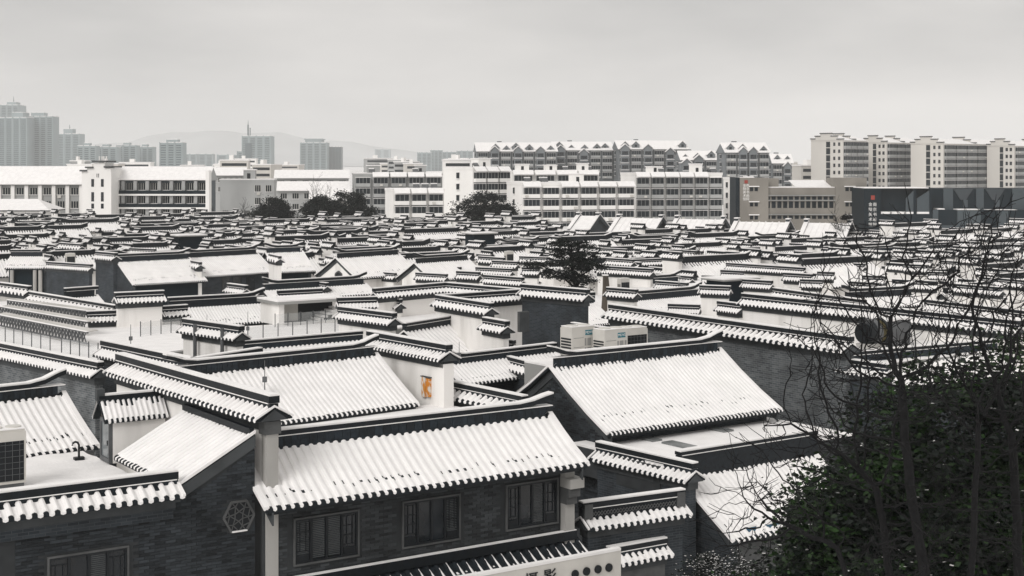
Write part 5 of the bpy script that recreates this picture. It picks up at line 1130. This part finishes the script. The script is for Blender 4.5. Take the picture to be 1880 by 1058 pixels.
def grow(mb_t, mb_b, rnd, p, d, L, r, lev, maxlev, gn=.16, up=.08, split=(2, 4), twist=.55, minr=.006, first=True, sides=7):
    n = 5 if lev < 3 else 4; pts = [p.copy()]; rs = [r]; q = p.copy(); dd = d.normalized(); r1 = r * (.5 if lev else .6); ds = [dd]
    bend = Vector((rnd.gauss(0, gn * .6), rnd.gauss(0, gn * .6), 0))
    for i in range(n):
        dd = (dd + bend + Vector((rnd.gauss(0, gn), rnd.gauss(0, gn), rnd.gauss(0, gn) + up))).normalized(); q = q + dd * (L / n); pts.append(q.copy()); rs.append(max(minr, r + (r1 - r) * (i + 1) / n)); ds.append(dd)
    (mb_t if lev == 0 else mb_b).tube(pts, rs, sides if lev < 2 else (4 if lev < 4 else 3), cap=False)
    if lev >= maxlev: return
    k = rnd.randint(*KIDS[lev])
    for j in range(k):
        i = n if j == 0 else min(n, max(1, int(rnd.uniform(.25, 1.0) * n))); dd = ds[i]
        ax = Vector((rnd.gauss(0, 1), rnd.gauss(0, 1), rnd.gauss(0, .5))); ax = (ax - dd * ax.dot(dd)).normalized(); tw = twist * (.35 if j == 0 else rnd.uniform(.7, 1.4))
        nd = (dd * math.cos(tw) + ax * math.sin(tw)).normalized()
        grow(mb_t, mb_b, rnd, pts[i], nd, L * (rnd.uniform(.62, .78) if j == 0 else rnd.uniform(.5, .78)), rs[i] * (.95 if j == 0 else rnd.uniform(.45, .65)), lev + 1, maxlev, gn, up, split, twist, minr, False, sides)
def bare_tree(label, base, h0, r0, maxlev, seed, lean=(0, 0), L0=3.2, bark=BARK, group=None, name='bare_tree', cat='tree', split=(2, 3), twist=.6, up=.1, minr=.006, stems=1):
    r = root(name, label, cat, tuple(base), 0, group); rnd = random.Random(seed); t = MB(); b = MB()
    for s in range(stems):
        a = s * 2 * math.pi / stems + rnd.uniform(0, 1); sp = .22 if stems > 1 else 0
        d0 = Vector((lean[0] + sp * math.cos(a), lean[1] + sp * math.sin(a), 1))
        p = Vector((.15 * math.cos(a), .15 * math.sin(a), -.2)); d0.normalize()
        if h0 > 0:
            pts = [p, p + d0 * h0 * .5 + Vector((rnd.gauss(0, .1), rnd.gauss(0, .1), 0)), p + d0 * h0]; t.tube(pts, [r0 * 1.3, r0 * 1.1, r0], 8, cap=False); p = pts[-1]
        grow(t, b, rnd, p, d0, L0, r0, 0, maxlev, split=split, twist=twist, up=up, minr=minr)
    t.build('trunk', bark, r, smooth=True); b.build('branches', bark, r, smooth=True)
    return r
def evergreen(label, base, h, blobs, n_cl, per, leaf, seed, mats=(LEAF, LEAFD), snow=.01, group=None, name='evergreen_tree', spread=.35, cat='tree'):
    """blobs relative to the base"""
    r = root(name, label, cat, tuple(base), 0, group); rng = np.random.default_rng(seed); rnd = random.Random(seed); t = MB(); b = MB()
    c = np.mean([q[:3] for q in blobs], 0); rt = max(.05, h * .022)
    t.tube([(0, 0, -.2), (c[0] * .3, c[1] * .3, h * .35), (c[0] * .8, c[1] * .8, h * .75)], [rt * 1.3, rt, rt * .5], 7)
    for q in blobs: b.tube([(c[0] * .3, c[1] * .3, h * .35), tuple((np.array(q[:3]) + c * .6) / 2 * np.array([1, 1, .95])), q[:3]], [rt * .6, rt * .4, rt * .15], 5)
    t.build('trunk', BARKD, r); b.build('limb', BARKD, r)
    crown(r, rng, blobs, n_cl, per, leaf, list(mats), snow, spread); return r
def gp(px, d): return Vector(((px - CX) / FPX * d, d, 0))
# near trees on the right: evergreen crowns first
b0 = gp(1790, 31)
evergreen('broad dark green evergreen tree behind the bare tree', b0, 12.2, [(0, 0, 9.6, 2.4, 2.2, 2.5), (1.6, .5, 10.2, 1.6, 1.8, 1.9), (-1.2, -.2, 8.4, 2.0, 2.0, 2.2), (1.5, -1, 7.2, 2.2, 2, 2.4), (-.6, -.8, 6.4, 2.6, 2, 2.0), (-2.4, .2, 7.6, 1.5, 1.6, 1.9), (2.6, 0, 8.8, 1.6, 1.6, 2.4)], 1000, 95, .085, 1, snow=.012, spread=.36)
b0 = gp(1545, 33)
evergreen('lower glossy evergreen tree in front of the wide snowy roof', b0, 9.4, [(0, 0, 7.6, 1.15, 1.3, 1.5), (.9, .2, 8.2, .8, 1, 1.1), (-.3, -.3, 6.3, 1.5, 1.4, 1.5), (1.6, -.2, 6.9, 1.5, 1.4, 1.8), (2.6, 0, 7.8, 1.2, 1.2, 1.3), (-1.4, -.3, 5.6, 1.2, 1.2, 1.1), (-2.2, 0, 5.0, 1.0, 1, .9)], 760, 95, .078, 2, snow=.008, spread=.3)
b0 = gp(1690, 28)
evergreen('dense dark undergrowth tree below the bare tree', b0, 8.6, [(0, 0, 6.6, 2.6, 1.6, 1.8), (2.0, .2, 7.6, 1.8, 1.4, 1.8), (-1.8, 0, 6.4, 1.8, 1.4, 1.4)], 700, 90, .08, 3, mats=(LEAF, LEAFD), snow=.012, spread=.34)
b0 = gp(1300, 41)
evergreen('dark shrub speckled with snow beside the stone gateway', b0, 5.2, [(0, 0, 4.05, .95, .9, .95), (.9, .1, 4.0, .95, .9, 1.0), (-.8, 0, 3.7, .8, .8, .8), (1.6, 0, 3.3, .8, .8, .9)], 170, 90, .05, 4, mats=(LEAFD, LEAFD), snow=.30, name='snowy_shrub', spread=.2, cat='shrub')
# large bare trees
def colony_tree(label, base, forks, envs, seed, step=.15, kill=.24, reach=1.5, tip=.0074, pw=2.12, twig=(.25, .6), bark=BARK):
    """bare tree grown towards points spread through its crown; forks: stem polylines relative to the base; envs: (cx,cy,cz,rx,ry,rz,n)"""
    r = root('bare_tree', label, 'tree', tuple(base), 0); rng = np.random.default_rng(seed); A = []
    for q in envs:
        u = rvec(rng, q[6]); A.append(np.array(q[:3]) + u * (rng.uniform(.05, 1, q[6]) ** .42)[:, None] * np.array(q[3:6]))
    A = np.concatenate(A); nodes = []; par = []
    for st in forks:
        prev = -1
        for i in range(len(st) - 1):
            p, q = np.array(st[i], float), np.array(st[i + 1], float); m = max(1, int(np.linalg.norm(q - p) / .3))
            for k in range(m):
                if prev < 0 and i == 0 and k == 0 and nodes: prev = 0; continue
                nodes.append(p + (q - p) * k / m + rng.normal(0, .012, 3)); par.append(prev); prev = len(nodes) - 1
        nodes.append(np.array(st[-1], float)); par.append(prev)
    N = np.array(nodes); near = np.full(len(A), 1e9); idx = np.zeros(len(A), int)
    def upd(s):
        nonlocal near, idx
        D = np.linalg.norm(A[:, None] - N[None, s:], axis=2); j = D.argmin(1); d = D[np.arange(len(A)), j]; w = d < near; near[w] = d[w]; idx[w] = j[w] + s
    upd(0)
    for it in range(130):
        act = near < reach
        if not act.any(): break
        new = []; npar = []
        for i in np.unique(idx[act]):
            v = A[act & (idx == i)] - N[i]; v = (v / (np.linalg.norm(v, axis=1)[:, None] + 1e-9)).sum(0); v /= np.linalg.norm(v) + 1e-9
            v = v + rng.normal(0, .2, 3) + np.array([0, 0, .06]); v /= np.linalg.norm(v); new.append(N[i] + v * step); npar.append(int(i))
        s = len(N); N = np.concatenate([N, np.array(new)]); par += npar; upd(s)
        k = near > kill; A = A[k]; near = near[k]; idx = idx[k]
        if len(A) == 0: break
    n = len(N); ch = [[] for _ in range(n)]
    for i, p in enumerate(par):
        if p >= 0: ch[p].append(i)
    acc = np.zeros(n)
    for i in range(n - 1, -1, -1):
        acc[i] = max(acc[i], 1.0 if not ch[i] else 0)
        if par[i] >= 0: acc[par[i]] += acc[i]
    acc = np.zeros(n); order = sorted(range(n), key=lambda i: 0); depth = np.zeros(n, int)
    stack = [i for i in range(n) if par[i] < 0]; seq = []
    while stack: q = stack.pop(); seq.append(q); stack += ch[q]
    for i in reversed(seq): acc[i] = 1.0 if not ch[i] else sum(acc[c] for c in ch[i])
    R_ = tip * acc ** (1 / pw); t = MB(); b = MB(); rnd = random.Random(seed)
    starts = [(i, -1) for i in range(n) if par[i] < 0]
    while starts:
        i, p = starts.pop(); pts = [N[p]] if p >= 0 else []; rs = [R_[i]] if p >= 0 else []
        c = i
        while True:
            pts.append(N[c]); rs.append(R_[c])
            if not ch[c]: break
            nx = max(ch[c], key=lambda q: acc[q]); starts += [(q, c) for q in ch[c] if q != nx]; c = nx
        if len(pts) < 2: continue
        big = rs[0] > .04; (t if big else b).tube(pts, rs, 7 if big else (5 if rs[0] > .015 else 3), cap=False)
        for k in range(3 if len(pts) > 3 else 2):
            q0 = pts[-1 - (k % max(1, min(3, len(pts) - 1)))]; d = Vector(pts[-1]) - Vector(pts[max(0, len(pts) - 3)]); d.normalize(); d = (d + Vector((rnd.gauss(0, .5), rnd.gauss(0, .5), rnd.gauss(.15, .4)))).normalized(); ln = rnd.uniform(*twig); p0 = Vector(q0)
            p1 = p0 + d * ln * .5; d = (d + Vector((rnd.gauss(0, .2), rnd.gauss(0, .2), .2))).normalized(); b.tube([p0, p1, p1 + d * ln * .5], [tip, tip * .85, tip * .6], 3, cap=False)
    t.build('trunk', bark, r, smooth=True); b.build('branches', bark, r, smooth=True); return r
colony_tree('tall bare tree with many forking dark limbs rising over the rooftops', gp(1735, 24), [[(0, 0, 0), (.1, 0, 5), (-.1, .1, 8.2), (-.6, 0, 10.8), (-.7, 0, 12.2)], [(0, 0, 0), (.25, .2, 5), (.5, .3, 8.6), (.6, .2, 11.6)]], [(-.75, 0, 13.0, 1.7, 1.5, 2.3, 560), (.7, .2, 13.1, 1.3, 1.4, 2.3, 340), (.1, -.3, 9.9, 1.7, 1.2, 1.4, 190), (-1.5, 0, 12.0, 1.0, 1, 1.3, 120)], 3)
colony_tree('bare tree with long arching branches reaching over the lower snowy roof', gp(1620, 26), [[(0, 0, 0), (-.1, 0, 4.5), (-.35, 0, 7.6), (-.8, 0, 9.2)], [(0, 0, 0), (.15, .1, 5), (.2, .1, 8.4), (-.1, 0, 10.2)]], [(-1.6, 0, 10.4, 1.4, 1.1, 1.3, 240), (-.55, .1, 12.3, 1.3, 1.1, 1.9, 260), (.4, -.2, 9.6, 1.3, 1.1, 1.1, 150), (-2.5, 0, 9.5, .9, .8, 1.0, 80)], 8)
colony_tree('bare tree with fine grey twigs next to the tallest bare tree', gp(1860, 25.5), [[(0, 0, 0), (-.1, .1, 5), (.1, 0, 8.8), (.0, 0, 11)]], [(-.1, 0, 13.1, 1.5, 1.4, 2.4, 480), (-.7, -.2, 10, 1.2, 1.1, 1.3, 150)], 21)
# pine
pq = pz(1052, 535, 6.0); prt = root('pine_tree', 'old pine with flat cloud-like tiers and snow flecks beside the dark brick wall', 'tree', (pq.x, pq.y + 2, 0), 0); rng = np.random.default_rng(5)
t = MB(); t.tube([(0, 0, 0), (-.2, 0, 4.5), (.3, 0, 6.4), (-.1, 0, 8.2), (.0, 0, 9.6)], [.3, .26, .2, .13, .06], 8); t.build('trunk', BARKD, prt)
bl = [(-.4, 0, 9.7, 1.1, 1.1, .4), (.9, 0, 9.5, 1.0, 1, .35), (-1.0, .2, 8.8, 1.0, 1, .35), (1.1, -.2, 8.6, 1.2, 1, .4), (-2.6, 0, 7.9, 1.2, .9, .3), (.3, 0, 8.0, 1.6, 1.2, .4), (1.8, 0, 7.7, 1.0, 1, .35), (-.9, 0, 7.2, 1.5, 1.2, .35), (.9, .2, 6.8, 1.2, 1, .35), (.2, 0, 5.9, 1.1, 1, .4)]
b = MB()
for q in bl: b.tube([(0, 0, q[2] - .9), (q[0] * .5, q[1] * .5, q[2] - .5), q[:3]], [.09, .07, .03], 5)
b.build('limb', BARKD, prt); crown(prt, rng, bl, 210, 70, .1, [NEEDLE, LEAFD], .03, .28, .6)
# evergreens in front of the apartment blocks
for k, (x, w, yt, yb, d, lab) in enumerate(((503, 60, 372, 398, 300, 'low dark evergreen clump in front of the grey hall'), (585, 50, 368, 400, 296, 'round dark evergreen beside the small pale house'), (640, 80, 358, 402, 300, 'broad dark evergreen in front of the grey balcony block'), (886, 104, 362, 408, 290, 'dense dark evergreen in front of the blank white end wall'), (925, 36, 384, 408, 286, 'small dark evergreen next to the dense one'))):
    bp = gp(x, d); zt = CH - (yt - HZ) / FPX * d; zm = max(1.0, CH - (yb + 8 - HZ) / FPX * d); W_ = w / FPX * d / 2; W_ *= 1.3; zt += .8; hz = (zt - zm)
    evergreen(lab, bp, zt, [(0, 0, zt - hz * .45, W_ * .62, W_ * .6, hz * .45), (-W_ * .5, .3, zm + hz * .32, W_ * .5, W_ * .5, hz * .36), (W_ * .52, -.2, zm + hz * .30, W_ * .5, W_ * .5, hz * .34), (W_ * .1, -.4, zm + hz * .1, W_ * .8, W_ * .6, hz * .35), (W_ * .25, 0, zt - hz * .25, W_ * .35, W_ * .4, hz * .22)], 300, 55, .23, 40 + k, mats=(NEEDLE, LEAFD), snow=.02, spread=.5)
# small bare trees farther off
for k, (x, yb, d, z0, h, lab) in enumerate(((452, 392, 292, 0, 9, 'bare pale tree in front of the grey hall'), (395, 392, 296, 0, 7, 'bare twiggy tree between the school and the grey hall'), (575, 392, 310, 0, 14, 'thin bare tree rising before the long low block'), (1548, 430, 205, 0, 10.5, 'bare tree carrying a dark nest in front of the concrete building'), (1270, 480, 140, 0, 8.5, 'bare tree among the short courtyard walls'), (330, 540, 99, 0, 5.2, 'bare bushy tree before the brick gable house'), (445, 530, 103, 0, 5.0, 'bare bushy tree before the brick house with windows'), (1640, 470, 180, 0, 9, 'thin bare tree behind the longest white coped wall'))):
    r = bare_tree(lab, gp(x, d), h * .3, .11, 4, 60 + k, L0=h * .32, bark=BARK, minr=.018, split=(2, 3))
    if 'nest' in lab: crown(r, np.random.default_rng(3), [(0.4, 0, 8.4, .5, .5, .4)], 14, 60, .12, [BARKD, BARKD], 0, .2, name='nest')
# ------------------------------------------------------------------ haze
hz_ = MB().box(-6800, 6800, -60, 8800, -3, 230); hm = bpy.data.materials.new('haze_air'); hm.use_nodes = True; t = hm.node_tree; t.nodes.clear()
pv = t.nodes.new('ShaderNodeVolumePrincipled'); pv.inputs['Color'].default_value = (.94, .95, .95, 1); pv.inputs['Density'].default_value = .00015; pv.inputs['Anisotropy'].default_value = 0.0
ov = t.nodes.new('ShaderNodeOutputMaterial'); t.links.new(pv.outputs[0], ov.inputs['Volume'])
hz_.build('haze', hm, kind='stuff')
print('all ok', len(bpy.data.objects))
